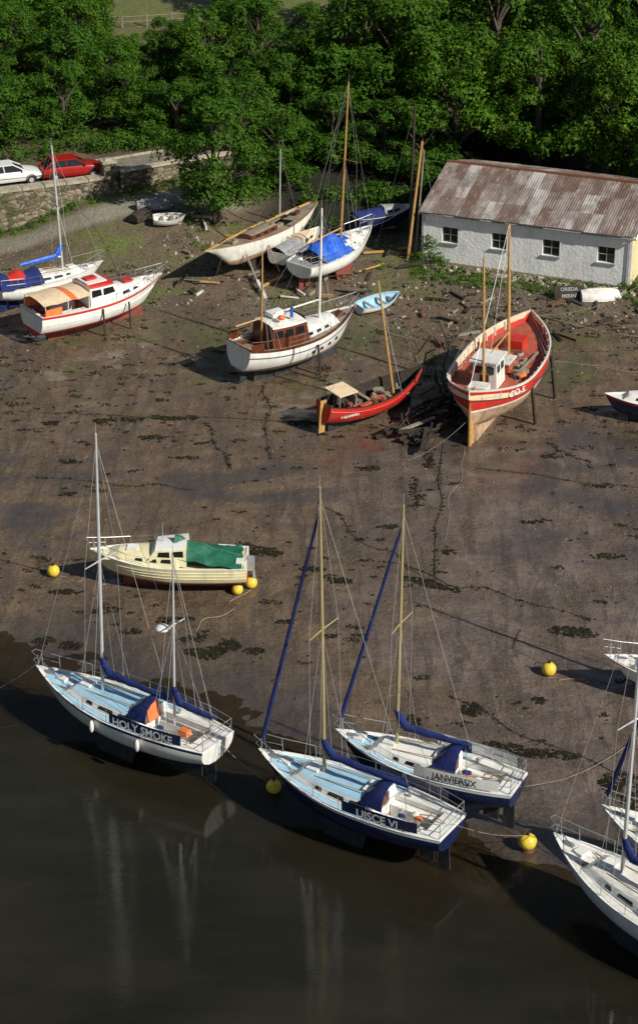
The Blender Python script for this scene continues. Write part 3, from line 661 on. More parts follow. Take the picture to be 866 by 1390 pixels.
def trawler():
    x,y=9.85,103.6
    h=Hull(11.0,4.6,2.25,sb=.9,ss=.45,tr=.0,um=.48,pw=2.9,kb=.8,ks=.55,rb=.5,rs=.35,zw=1.35,n=2.5,m=1.8,vb=.7,pa=3.4)
    r=root('wooden_fishing_boat',(x,y,T(x,y)+.5),rad(68),rad(-2))
    mb=MB(); h.build(mb,TANB,WHITEP,REDP,WHITEP,WHITEP,REDD,bs=.1,stw=.09,bul=.55,inner=PEACH,NS=34)
    mb.box((0,0,-.2),(9.2,.26,.8),TANB)
    mb.box((-5.1,0,.75),(.75,.1,2.5),TANW,tap=.7); mb.box((-4.65,0,1.1),(.25,.2,2.9),TANB)
    for sd in(1,-1):
        mb.path([Vector(h.pt(u,h.zs(u)-.62,sd))+Vector((0,sd*.02,0)) for u in [i/24 for i in range(25)]],.03,RUSTM,5)
        for i in range(4,31,2):
            u=i/34; mb.box((h.X(u),sd*(h.w(u)-.12),h.zs(u)-.26),(.1,.1,.5),WHITEP)
    mb.obj('hull',r,weld=True)
    mb=MB()
    zd=h.D-.45
    mb.box((-2.2,0,zd+.75),(1.5,1.35,1.5),WHITEP,tap=.93); mb.box((-2.2,0,zd+1.54),(1.8,1.55,.09),WHITE)
    for sd in(1,-1):
        for xx in(-2.55,-1.9): mb.box((xx,sd*.65,zd+1.05),(.4,.05,.4),GLASS)
    for yy in(-.33,.33): mb.box((-2.94,yy,zd+1.05),(.05,.4,.4),GLASS); mb.box((-1.45,yy,zd+1.05),(.05,.4,.4),GLASS)
    mb.box((-2.96,0,zd+.45),(.04,.5,.7),BROWN)
    mb.box((-.1,0,zd+.32),(1.3,1.3,.45),REDD); mb.box((-.1,0,zd+.57),(1.4,1.4,.07),WHITEP)
    mb.box((2.7,0,zd+.5),(1.1,1.0,.5),REDP); mb.box((-3.9,0,zd+.4),(.9,1.0,.4),WHITEP)
    mb.tube((1.9,-.6,zd+.2),(1.9,.6,zd+.2),.18,RUSTM,n=10); mb.tube((-1.3,.85,zd),(-1.3,.85,zd+1.9),.08,RUSTM,n=8)
    for i in range(24): mb.ell((RR(-1,3.6),RR(-1.5,1.5),zd+.15),(RR(.1,.3),RR(.1,.3),.12),random.choice([ROPE,WOOD,ORANGE,GREY,REDD]),nz=.4)
    mb.box((-.2,1.2,zd+.3),(2.6,.1,.1),TANW,rz=.05); mb.box((.6,-1.3,zd+.25),(3.2,.12,.1),WOOD,rz=-.05)
    for i in range(8): mb.box((RR(-1,3.4),RR(-1.4,1.4),zd+.15),(RR(.3,.9),RR(.2,.5),.25),random.choice([WOOD,REDD,DWOOD,WHITEP]),rz=RR(0,3))
    mb.obj('wheelhouse_and_deck_gear',r)
    rig(r,h,1.3,zd+.1,7.6,TANW,r=.095,spr=(),boom=3.2,bh=1.5,sw=.5)
    rig(r,h,-3.05,zd+.1,7.2,TANW,r=.08,spr=(),boom=None,fore=False,back=False,name='mizzen_mast')
    mb=MB()
    for sd in(1,-1):
        for xx in(-1.5,2.2): mb.path([(xx,sd*2.15,1.9),(xx,sd*2.4,-.5)],.1,DWOOD)
    mb.tube((-1.5,-2.25,1.9),(2.2,-2.25,1.2),.05,DWOOD); mb.obj('support_legs',r)
    def hulltext(s_,u,dz,sd,size):
        e=.03; a=Vector(h.pt(u-e,h.zs(u)-dz,sd)); b=Vector(h.pt(u+e,h.zs(u)-dz,sd)); x_=(b-a)*(-sd)
        lo=Vector(h.pt(u,h.zs(u)-dz-.2,sd)); hi=Vector(h.pt(u,h.zs(u)-dz+.2,sd))
        p=Vector(h.pt(u,h.zs(u)-dz,sd)); n_=x_.cross(hi-lo).normalized()
        text(r,s_,size,p+n_*.05,x_,hi-lo,WHITE)
    hulltext('CO 5',.2,.34,-1,.52); hulltext('CO 5',.16,.34,1,.3); hulltext('BOATWORK',.07,.36,-1,.16)
trawler()

def dinghy(name,x,y,ang,L,B,outm,inm,rollv=0,flip=False,z=0):
    h=Hull(L,B,.5,sb=.15,ss=.05,tr=.65,um=.45,pw=2.3,kb=.15,ks=.06,rb=.25,rs=0,zw=.12)
    r=root(name,(x,y,T(x,y)+(.62 if flip else .05)+z),rad(ang),math.pi+rollv if flip else rollv)
    mb=MB(); h.build(mb,outm,outm,outm,outm,inm if not flip else outm,None,bs=.02,stw=.06,bul=.03); h.inside(mb,inm,.93,.08)
    for xx in(-L*.22,L*.08,L*.3): mb.box((xx,0,.36),(.2,2*h.w(h.U(xx))*.9,.03),WOOD if not flip else outm)
    mb.box((0,0,-.02),(L*.75,.04,.05),outm)
    mb.obj('hull',r,weld=True)
dinghy('rowing_dinghy',3.55,117.7,42,3.3,1.35,WHITEP,LBLUE,rad(10))
dinghy('upturned_dinghy',17.2,119.3,8,2.6,1.35,WHITEP,WHITEP,rad(5),True)
dinghy('upturned_dinghy',-10.8,131.6,12,2.4,1.25,GREY,GREY,0,True)
dinghy('rowing_dinghy',-9.7,129.3,8,2.1,1.1,WHITEP,WHITEP,rad(12))
dinghy('upturned_dinghy',-11.5,130.2,60,2.2,1.1,DWOOD,DWOOD,0,True)
r=root('painted_name_board',(15.2,119.3,T(15.2,119.3)+.3),rad(6))
mb=MB(); mb.box((0,0,.1),(1.8,.07,.8),DWOOD,rx=rad(-25)); mb.tube((-.7,.1,.2),(-.7,.6,-.35),.04,WOOD); mb.tube((.7,.1,.2),(.7,.6,-.35),.04,WOOD); mb.obj('board',r)
for k,s_ in enumerate(('ORIEDA','MERINI')):
    zc=.19 if k==0 else -.18
    text(r,s_,.3,(0,-.06+zc*.466,.1+zc),(1,0,0),(0,.42,.9),GREY)

r=root('rotting_boat_hulk',(6.5,101.6,T(6.5,101.6)),rad(52))
mb=MB(); h=Hull(6.8,2.4,1.0,sb=.3,ss=.1,tr=.4,kb=.3,ks=.2,rb=.3,zw=.3)
for i in range(15):
    u=.04+i*.066; t=RR(.55,1.05)
    for sd in(1,-1):
        pts=[Vector(h.pt(u,lerp(h.zk(u),h.zs(u)*t,q/5),sd)) for q in range(6)]; mb.path(pts,.06,DWOOD,4)
for z in(.2,.38,.55,.75):
    for sd in(1,-1):
        a=RR(0,.3);b=RR(.5,1); mb.path([Vector(h.pt(lerp(a,b,i/8),z,sd))+Vector((0,0,RR(-.03,.03))) for i in range(9)],.075,DWOOD,4,flat=.4)
mb.box((0,0,.06),(7,.22,.22),DWOOD)
for i in range(22): mb.box((RR(-3.4,3.2),RR(-1.3,1.3),RR(.1,.55)),(RR(.6,2.4),RR(.1,.25),RR(.06,.18)),random.choice([DWOOD,DWOOD,WOOD]),rz=RR(-.6,.6),ry=RR(-.2,.2))
mb.obj('timbers',r,smooth=False)

r=root('mooring_derrick_posts',(5.8,126.2,T(5.8,126.2)))
mb=MB(); mb.path([(0,0,-.3),(.02,0,5),(.12,0,10.2)],[.13,.11,.06],DWOOD,7); mb.path([(-.15,-.3,0),(.6,-.2,7.7)],[.1,.07],TANW,7); mb.path([(.35,.3,0),(.75,.2,7.0)],[.08,.06],WOOD,6)
mb.tube((.1,0,9.6),(-2,3,0),.012,WIRE,n=3); mb.tube((.6,-.2,7.5),(2.2,-2,.1),.012,WIRE,n=3); mb.obj('posts',r)
r=root('bare_mast',(-2.6,131.2,T(-2.6,131.2))); mb=MB(); mb.path([(0,0,0),(.1,0,5.5)],[.07,.04],ALU,6); mb.tube((.1,0,5.4),(1.5,-1,0),.01,WIRE,n=3); mb.obj('mast',r)

def buoy(x,y,rr=.3,dark=False):
    r=root('mooring_buoy',(x,y,max(WL-.02,T(x,y)))); mb=MB()
    if dark: mb.tube((0,0,-.15),(0,0,.18),rr*.8,RUSTM,n=14); mb.ell((0,0,.35),(rr,rr,rr*.85),YEL,nz=.05)
    else: mb.ell((0,0,rr*.85),(rr,rr,rr*.95),YEL,14,10,nz=.04)
    mb.tube((0,0,rr*1.6),(0,0,rr*2.1),.06,BLACK,n=6); mb.path([(.05,0,rr*2),(.1,0,rr*2.5),(-.1,0,rr*2.5),(-.05,0,rr*2)],.02,RUSTM,4)
    mb.obj('buoy_float',r)
for b in((-12.25,84.6,.3),(-3.1,83.5,.3),(-3.7,82.9,.27),(9.75,75.9,.32),(-1.75,67.4,.3),(-13.6,74.0,.3)): buoy(*b)
buoy(7.75,63.6,.36,True)

# ---------------------------------------------------------------- ropes, chains, weed, stones
mbr=MB(); mbw=MB()
def gp(a,b,n=14,w=.25,dz=.012):
    out=[]
    for i in range(n+1):
        t=i/n; x=lerp(a[0],b[0],t)+w*nz(a[0]+t*3,b[1],1.3)*math.sin(math.pi*t)*2; y=lerp(a[1],b[1],t)+w*nz(a[1]+t*3,b[0],1.3,4)*math.sin(math.pi*t)*2
        out.append((x,y,T(x,y)+dz))
    return out
ROPL=(((6.5,99),(5.2,83.5),.03,WROPE),((7.6,98.5),(6.0,88),.018,ROPE),((-30,94),(-12.3,84.8),.025,WROPE),((-9.6,83.7),(-12,84.5),.02,ROPE),((8,96),(22,91.5),.028,WROPE),((-16,103),(0,101.6),.028,WROPE),
    ((-6,101.5),(-4.5,96),.02,WROPE),((3,86),(12,80.5),.02,WROPE),((9.7,75.6),(12.5,75.1),.02,ROPE),((-12,72.5),(-20,70),.02,ROPE),((12,99),(14,96),.02,WROPE),
    ((-3.1,83.3),(-5.4,79.5),.022,ROPE),((0,92),(5.2,84),.022,WROPE),((-14.5,95),(-6,93.5),.02,WROPE),((13,110),(20,108),.02,ROPE),((9,113),(20,116),.02,WROPE),((5.6,74),(14,66),.022,WROPE),((-3,107),(-2.5,97),.02,WROPE))
for a,b,r_,m_ in ROPL: mbr.path(gp(a,b,40,.4),r_,m_,4)
def wire(a,b,sag,m=ROPE,r=.013):
    A=Vector(a);B=Vector(b); mbr.path([A.lerp(B,i/10)-Vector((0,0,sag*math.sin(math.pi*i/10))) for i in range(11)],r,m,3)
wire((-4.0,67.9,2.0),(-1.75,67.3,.2),.2); wire((7.3,64.7,1.9),(13,71,.1),.6); wire((-11.4,73.1,2.3),(-13.6,74,0.3),.1)
wire((4.8,62.4,1.9),(7.75,63.6,.5),.2); wire((7.75,63.6,.5),(8.6,61.5,2),.1); wire((8,99,1.6),(4.6,96.8,.05),.3); wire((12.0,108.2,3.6),(24,112,.6),.6); wire((11.9,108.0,3.6),(20,121,.6),.6); wire((-9.6,117.8,2),(-15,131.5,2.8),.8); wire((3.0,126.7,2.2),(5.8,126.2,4),.3)
wire((1.8,111.3,2.5),(5.8,113,.1),.3)
mbr.obj('mooring_ropes_and_chains')
def clump(x,y,rx,ry,n,rot=0,s=.13):
    for i in range(n):
        a=RR(0,6.28); q=RR(0,1)**.6; dx=math.cos(a)*rx*q; dy=math.sin(a)*ry*q
        X=x+dx*math.cos(rot)-dy*math.sin(rot); Y=y+dx*math.sin(rot)+dy*math.cos(rot); z=T(X,Y); l=RR(.5,1.5)*s; b=RR(0,6.28); c_,s_=math.cos(b)*l,math.sin(b)*l
        mbw.add([(X-c_,Y-s_,z-.02),(X+s_*.6,Y-c_*.6,z+RR(0,.03)),(X+c_,Y+s_,z-.01),(X-s_*.6,Y+c_*.6,z+RR(0,.03)),(X,Y,z+RR(.03,.07))],[(0,1,4),(1,2,4),(2,3,4),(3,0,4)],WEED)
for p in((-4.7,77.7,.7,.5,110),(-3.9,78.2,.5,.4,70),(-2.8,77.8,.5,.25,45),(-5.4,77.8,.5,.3,50),(-2.7,87,1.1,.5,170,-.25),(-3.6,87.6,.4,.3,50),(11.2,79.4,1.1,.45,170,-.2),(6.3,73.1,.5,.5,100),(9.0,69.8,1.5,.35,170,-.12),(7.4,70.4,.8,.25,70,-.15),
    (3.8,72.1,.35,.6,80),(11.8,67.6,.9,.9,140),(12.8,66.5,1.2,.7,110),(-12,78.9,.5,.3,50),(-10.8,78.5,.5,.4,55),(5.1,83.8,1.5,.35,160,-.45),(6.15,86.9,.35,.25,32),(1.0,84.1,.6,.3,75,-.2),(-.3,85.2,.6,.3,55),(-11.5,83,.8,.25,75),(-5.5,78.9,.6,.3,45),(-6.5,80.5,1,.3,50),
    (-11.6,101.8,.5,.3,55),(-8,102.1,.9,.3,80),(-6.8,102.2,.4,.25,35),(-.8,101.5,.9,.4,90,-.2),(-14.3,101.5,.5,.3,40),(-9,99.7,.6,.25,40),(-10,101.9,.6,.3,40),(-14.6,79.3,.6,.3,35),(9.2,73.8,.3,.3,25),(14,94,1,.3,35),(-12.5,93,.5,.2,25),(12,97.5,.6,.4,35),(4.8,93.5,.3,1.6,60),(5.6,97,.35,1.2,60),
    (-9.5,81.4,.7,.3,50,.2),(-8.2,79.6,.5,.25,35),(-1.5,80.3,.5,.2,30),(.5,79,.4,.2,22),(-12.8,96.8,.7,.25,35),(-7,97.2,.8,.2,35),(2.5,96,.7,.3,35),(3.4,89.5,.5,.25,25),(10.5,90,.8,.25,35),(13.5,86.5,.8,.3,40)):
    clump(*p)
for a,b,r_,m_ in ROPL:
    if m_ is WROPE:
        P_=gp(a,b,40,.4)
        for p in P_:
            if -20<p[0]<22 and RR(0,1)<.5: clump(p[0],p[1],RR(.08,.3),RR(.05,.14),random.randint(2,8),RR(-.5,.5),.08)
for i in range(520):
    x=RR(-20,20); y=RR(shore(x)+2,103)
    if nz(x,y,.16,31)<-.12: continue
    q=RR(0,1)**3.4; clump(x,y,.06+.5*q,.04+.2*q,int(2+34*q),RR(-.5,.5),.08)
for i in range(800):
    x=RR(-20,22); y=RR(98,124); q=RR(0,1)**2.8; clump(x,y,.06+.5*q,.05+.25*q,int(2+22*q),0,.085)
mbw.obj('seaweed',smooth=False)
mbp=MB()
def stone(x,y,s,m):
    z=T(x,y); a=RR(0,3); vs=[]
    for k in range(5):
        b=a+k*1.257; q=s*RR(.6,1.2); vs.append((x+math.cos(b)*q,y+math.sin(b)*q,z-.02))
    for k in range(5):
        b=a+k*1.257+.3; q=s*RR(.35,.7); vs.append((x+math.cos(b)*q,y+math.sin(b)*q,z+s*RR(.4,.8)))
    mbp.add(vs,[(k,(k+1)%5,5+(k+1)%5,5+k) for k in range(5)]+[(5,6,7,8,9)],m)
for i in range(4200):
    x=RR(-22,22); y=shore(x)+3+(125-shore(x))*RR(0,1)**.5
    if nz(x,y,.3,7)+RR(-.5,.5)<-.05 or y>136: continue
    stone(x,y,RR(.018,.05)*(1.5 if y>108 else 1),random.choice([SHELL,ROCK,ROCK,WEED]))
for i in range(620):
    x=RR(4,22); y=RR(113,122); stone(x,y,RR(.03,.13),random.choice([ROCK,ROCK,WEED,WEED,SHELL]))
for i in range(420):
    x=RR(-10,8); y=RR(118,132); stone(x,y,RR(.04,.16),random.choice([ROCK,ROCK,SHELL,WEED]))
for i in range(240):
    t=RR(0,1); x=lerp(6.6,19.8,t)+RR(-.4,.4); y=lerp(125.3,120.5,t)-RR(0,1.0)*1.0; stone(x,y,RR(.1,.28),random.choice([ROCK,ROCK,ROCK,STONEC]))
mbp.obj('shore_stones',smooth=False)
mbd=MB()
for i in range(60):
    x=RR(-9,6); y=RR(119,131)
    mbd.box((x,y,T(x,y)+RR(.04,.3)),(RR(.5,2.4),RR(.06,.2),RR(.05,.16)),random.choice([WOOD,DWOOD,DWOOD,DWOOD,TANW,WHITEP]),rz=RR(0,3.1),ry=RR(-.15,.15))
for i in range(45):
    x=RR(6,20); y=RR(112,121)
    mbd.box((x,y,T(x,y)+RR(.03,.15)),(RR(.3,1.6),RR(.06,.2),RR(.05,.15)),random.choice([WOOD,DWOOD,DWOOD,RUSTM]),rz=RR(0,3.1))
for i in range(26):
    x=RR(5.5,7.6); y=RR(104.5,112); mbd.path([(x,y,T(x,y)),(x+RR(-1,1),y+RR(-1,1),T(x,y)+RR(.3,1.5))],.04,DWOOD,4)
mbd.obj('driftwood_and_scrap_timber',smooth=False)

# ---------------------------------------------------------------- quay wall, road, cars
st=NT('quay_rubble_stone')
vo=st.N.new('ShaderNodeTexVoronoi'); vo.inputs['Scale'].default_value=2.2; mp=st.N.new('ShaderNodeMapping'); mp.inputs['Scale'].default_value=(1,1,1.7); st.lk(st.tc.outputs['Object'],mp.inputs['Vector']); st.lk(mp.outputs['Vector'],vo.inputs['Vector'])
ve=st.N.new('ShaderNodeTexVoronoi'); ve.feature='DISTANCE_TO_EDGE'; ve.inputs['Scale'].default_value=2.2; st.lk(mp.outputs['Vector'],ve.inputs['Vector'])
sp=st.N.new('ShaderNodeSeparateColor'); st.lk(vo.outputs['Color'],sp.inputs[0])
c=st.ramp(sp.outputs[0],.1,.9,(.1,.08,.05),(.3,.25,.17)); c=st.mix(st.ramp(ve.outputs['Distance'],.0,.09,(1,1,1),(0,0,0)),c,(.035,.03,.02)); c=st.mix(st.math('MULTIPLY',st.ramp(st.noise(1.1,8,.7),.5,.65),.8),c,(.045,.055,.018))
st.lk(c,st.b.inputs['Base Color']); st.b.inputs['Roughness'].default_value=.95; st.lk(st.bump(ve.outputs['Distance'],.8,.15),st.b.inputs['Normal'])
r=root('quay_wall',(0,0,0))
mb=MB(); mc=MB()
P=[(-60,114),(-30,127.1),(-20.9,131.3),(-13.95,134.5)]
for (ax,ay),(bx,by) in zip(P,P[1:]):
    n=max(2,int(math.hypot(bx-ax,by-ay)/.7)); dx,dy=bx-ax,by-ay; L=math.hypot(dx,dy); nxn,nyn=-dy/L,dx/L
    rows=[]
    for i in range(n+1):
        t=i/n; x=ax+dx*t;y=ay+dy*t; j=RR(-.04,.04)
        rows.append([(x-nxn*.25,y-nyn*.25,min(T(x,y-1),1.5)-.5),(x-nxn*.08+j,y-nyn*.08+j,1.7),(x+j,y+j,2.9),(x+nxn*.72,y+nyn*.72,2.9),(x+nxn*.72,y+nyn*.72,2.0)])
    mb.grid(rows,st.m)
    k=int(L/1.3)
    for i in range(k):
        t=(i+.5)/k; mc.box((ax+dx*t+nxn*.33,ay+dy*t+nyn*.33,3.0+RR(-.02,.02)),(L/k*.96,.85+RR(-.05,.05),.2),STONEC,rz=math.atan2(dy,dx))
mb.obj('masonry',r,smooth=False); mc.obj('coping_stones',r,smooth=False)
r=root('stone_gate_pillar',(-14.1,134.9,2.6),rad(22)); mb=MB(); mb.box((0,0,.6),(.85,.85,1.5),st.m); mb.box((0,0,1.4),(1.0,1.0,.16),STONEC); mb.box((0,0,1.53),(.7,.7,.1),STONEC,tap=.5); mb.obj('pillar',r,smooth=False)
r=root('low_parapet_wall',(0,0,0)); mb=MB()
for (ax,ay),(bx,by) in zip([(-13.4,135.1),(-9,137.6)],[(-9,137.6),(-6,139.2)]):
    L=math.hypot(bx-ax,by-ay); mb.box(((ax+bx)/2,(ay+by)/2,2.2),(L,.4,2.0),st.m,rz=math.atan2(by-ay,bx-ax)); mb.box(((ax+bx)/2,(ay+by)/2,3.25),(L,.6,.12),PARA,rz=math.atan2(by-ay,bx-ax))
mb.obj('parapet',r,smooth=False)
QX=[-60,-40,-30,-25,-20.9,-17,-13.95,-11,-9,-6]
mb=MB()
mb.grid([[(x,interp(x,WALLQ)+.6,2.8),(x,interp(x,WALLQ)+2.5,2.8),(x,interp(x,WALLQ)+4.6,2.82)] for x in QX],CONC); mb.obj('quay_road',smooth=False)
mb=MB(); mb.grid([[(x,interp(x,WALLQ)+4.6,2.7),(x,interp(x,WALLQ)+4.6,2.95),(x,interp(x,WALLQ)+4.75,2.95),(x,interp(x,WALLQ)+4.75,2.7)] for x in QX],STONEC); mb.obj('road_kerb',smooth=False)

def car(x,y,z,ang,paint):
    r=root('parked_car',(x,y,z),rad(ang)); mb=MB()
    prof=[(-2.1,.5,.72,.7),(-2.06,.34,.86,.8),(-1.7,.28,.93,.83),(-.9,.26,.95,.84),(0,.26,.94,.84),(.9,.26,.92,.84),(1.3,.28,.87,.83),(1.85,.32,.76,.8),(2.08,.36,.66,.74),(2.12,.45,.58,.68)]
    mb.grid([[(X,-w*.92,b),(X,-w,b+.12),(X,-w,t-.14),(X,-w*.93,t-.02),(X,-w*.5,t+.02),(X,0,t+.03),(X,w*.5,t+.02),(X,w*.93,t-.02),(X,w,t-.14),(X,w,b+.12),(X,w*.92,b)] for X,b,t,w in prof],paint)
    for q in(0,-1):
        X,b,t,w=prof[q]; mb.add([(X,-w,b),(X,w,b),(X,w*.93,t),(X,-w*.93,t)],[(0,1,2,3)],paint)
    bz=.93;tz=1.36
    b4=[(-1.9,-.74,bz),(.98,-.74,bz),(.98,.74,bz),(-1.9,.74,bz)]; t4=[(-1.35,-.58,tz),(.18,-.58,tz),(.18,.58,tz),(-1.35,.58,tz)]
    mb.add(b4+t4,[(0,1,5,4),(1,2,6,5),(2,3,7,6),(3,0,4,7)],GLASS)
    mb.box((-.585,0,tz+.015),(1.62,1.24,.06),paint)
    for i in range(4): mb.path([Vector(b4[i])*1.0,Vector(t4[i])],.045,paint,5)
    for sd in(-1,1):
        mb.path([(-.45,sd*.755,bz),(-.5,sd*.59,tz)],.04,paint,4); mb.path([(-1.35,sd*.755,bz),(-1.15,sd*.59,tz)],.04,paint,4)
        mb.path([(-2.05,sd*.845,.55),(2.0,sd*.82,.5)],.03,BLACK,4)
        for X in(-1.3,1.3):
            mb.tube((X,sd*.62,.3),(X,sd*.855,.3),.3,BLACK,n=16); mb.tube((X,sd*.8,.3),(X,sd*.87,.3),.16,ALU,n=10)
            mb.path([(X+.36*math.cos(q),sd*.845,.3+.36*math.sin(q)) for q in [math.pi*i/8 for i in range(9)]],.03,BLACK,4)
        mb.box((2.06,sd*.55,.6),(.08,.3,.12),WHITE); mb.box((-2.08,sd*.6,.72),(.06,.25,.13),REDP); mb.box((.75,sd*.86,.98),(.1,.16,.1),paint)
    mb.box((2.12,0,.42),(.12,1.5,.16),BLACK); mb.box((-2.12,0,.46),(.12,1.5,.16),BLACK)
    mb.obj('body',r)
car(-16.6,135.3,2.81,20,CARRED); car(-20.6,133.9,2.81,22,CARWH); car(-25.4,131.9,2.81,24,mat('blue_car_paint',(.03,.06,.2),.25,.1))

# ---------------------------------------------------------------- shed
def shed():
    a=rad(-21); r=root('boat_shed',(6.5,126.0,T(9,125)-.1),a)
    L=13.55;Dp=10.8;E=3.35;RZ=4.85
    mb=MB()
    wins=[(1.35,2.4),(4.6,5.6),(7.9,9.0),(11.4,12.5)]; z0,z1=1.4,2.42
    xb=[-0]+[v for w_ in wins for v in w_]+[L]; zb=[-.6,z0,z1,E]
    for i in range(len(xb)-1):
        for k in range(3):
            if k==1 and i%2==1:
                a0,a1=xb[i],xb[i+1]
                for q in([(a0,0,z0),(a0,.22,z0),(a0,.22,z1),(a0,0,z1)],[(a1,0,z0),(a1,.22,z0),(a1,.22,z1),(a1,0,z1)],[(a0,0,z0),(a1,0,z0),(a1,.22,z0),(a0,.22,z0)],[(a0,0,z1),(a1,0,z1),(a1,.22,z1),(a0,.22,z1)]): mb.add(q,[(0,1,2,3)],SHWALL)
                continue
            mb.add([(xb[i],0,zb[k]),(xb[i+1],0,zb[k]),(xb[i+1],0,zb[k+1]),(xb[i],0,zb[k+1])],[(0,1,2,3)],SHWALL)
    for X,mm in((0,SHWALL),(L,SHGAB)):
        mb.add([(X,0,-.6),(X,Dp,-.6),(X,Dp,E),(X,Dp/2,RZ-.06),(X,0,E)],[(0,1,2,3,4)],mm)
    mb.add([(0,Dp,-.6),(L,Dp,-.6),(L,Dp,E),(0,Dp,E)],[(0,1,2,3)],SHWALL)
    mb.obj('walls',r,smooth=False)
    mb=MB()
    for a0,a1 in wins:
        mb.add([(a0,.2,z0),(a1,.2,z0),(a1,.2,z1),(a0,.2,z1)],[(0,1,2,3)],GLASS)
        m_=(a0+a1)/2
        for X in(a0+.03,m_,a1-.03): mb.box((X,.17,(z0+z1)/2),(.05,.05,z1-z0),GREY)
        mb.box((m_,.165,(z0+z1)/2),(a1-a0-.01,.04,.05),GREY)
        mb.box((m_,-.03,z0-.05),(a1-a0+.16,.14,.08),GREY)
    mb.obj('windows',r,smooth=False)
    rf=NT('rusted_corrugated_sheet'); R_,G_,B_,_=rf.attr('tint')
    c=rf.mix(R_,(.32,.28,.26),(.16,.095,.072)); c=rf.mix(rf.math('MULTIPLY',G_,.85),c,(.5,.48,.46))
    sk=rf.ramp(rf.noise(2.2,9,.7,(1,.12,1)),.42,.62); c=rf.mix(rf.math('MULTIPLY',sk,.7),c,(.095,.05,.036)); sk2=rf.ramp(rf.noise(3.5,8,.7,(1,.1,1)),.54,.66); c=rf.mix(rf.math('MULTIPLY',sk2,.7),c,(.46,.43,.41))
    sk3=rf.ramp(rf.noise(.7,6,.6),.5,.6); c=rf.mix(rf.math('MULTIPLY',sk3,.45),c,(.12,.09,.075))
    rf.lk(c,rf.b.inputs['Base Color']); rf.b.inputs['Roughness'].default_value=.7
    me=bpy.data.meshes.new('roof'); V=[];F=[];C=[]
    sw=.82; ov=.35; sl=(RZ-E)/(Dp/2)
    for side in(0,1):
        nrow=3
        for j in range(nrow):
            for i in range(int((L+.3)/sw)+1):
                x0=-.1+i*sw; x1=min(x0+sw+.04,L+.25); lift=.02*(nrow-j)+RR(0,.03)
                t0=-ov+(Dp/2+ov)*j/nrow-(.08 if j else RR(0,.1)); t1=-ov+(Dp/2+ov)*(j+1)/nrow
                tint=(RR(0,1)**.9,1.0 if RR(0,1)<.13 else 0,0,1)
                ng=20; base=len(V)
                for k in range(ng+1):
                    X=lerp(x0,x1,k/ng); wv=.018*math.sin(X*2*math.pi/.164)
                    for t in(t0,t1):
                        Y=t if side==0 else Dp-t
                        V.append((X,Y,E+sl*t+.06+wv+lift+(.015 if t==t0 else 0))); C.append(tint)
                for k in range(ng): F.append((base+2*k,base+2*k+2,base+2*k+3,base+2*k+1))
    me.from_pydata(V,[],F); at=me.attributes.new('tint','FLOAT_COLOR','POINT'); at.data.foreach_set('color',np.array(C,dtype=np.float32).ravel())
    me.polygons.foreach_set('use_smooth',[True]*len(F)); me.materials.append(rf.m)
    o=bpy.data.objects.new('corrugated_roof',me); COL.objects.link(o); o.parent=r
    mb=MB(); mb.path([(-.12,Dp/2,RZ+.1),(L+.27,Dp/2,RZ+.1)],.12,RUSTM,8); mb.box((L/2,-.12,E-.08),(L+.2,.04,.14),WHITEP)
    mb.path([(-.1,-.3,E-.1),(L+.25,-.3,E-.14)],.05,GREY,6)
    for X in(0.15,L-.15): mb.path([(X,-.28,E-.12),(X,-.07,E-.4),(X,-.07,-.3)],.04,GREY,6)
    for X in(-.1,L+.25):
        for yy in((-.35,Dp/2),(Dp+.35,Dp/2)): mb.path([(X,yy[0],E-.12+.0),(X,yy[1],RZ+.0)],.07,WHITEP,4)
    mb.obj('ridge_and_gutters',r)
shed()

# ---------------------------------------------------------------- foliage
lf=NT('deciduous_leaves')
R_,G_,B_,_=lf.attr('tint'); oi=lf.N.new('ShaderNodeObjectInfo')
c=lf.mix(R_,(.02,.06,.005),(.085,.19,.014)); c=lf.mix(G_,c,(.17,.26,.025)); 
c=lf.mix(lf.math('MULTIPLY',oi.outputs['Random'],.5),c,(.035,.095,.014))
lf.lk(c,lf.b.inputs['Base Color']); lf.b.inputs['Roughness'].default_value=.7; lf.b.inputs['Specular IOR Level'].default_value=.12
tl=lf.N.new('ShaderNodeBsdfTranslucent'); lf.lk(lf.mix(.5,c,(.14,.28,.01)),tl.inputs['Color']); mx=lf.N.new('ShaderNodeMixShader'); mx.inputs[0].default_value=.18
lf.lk(lf.b.outputs[0],mx.inputs[1]); lf.lk(tl.outputs[0],mx.inputs[2]); lf.lk(mx.outputs[0],lf.N['Material Output'].inputs['Surface'])
BARK=mat('bark',(.09,.07,.05),.9,.4,bump=.7)
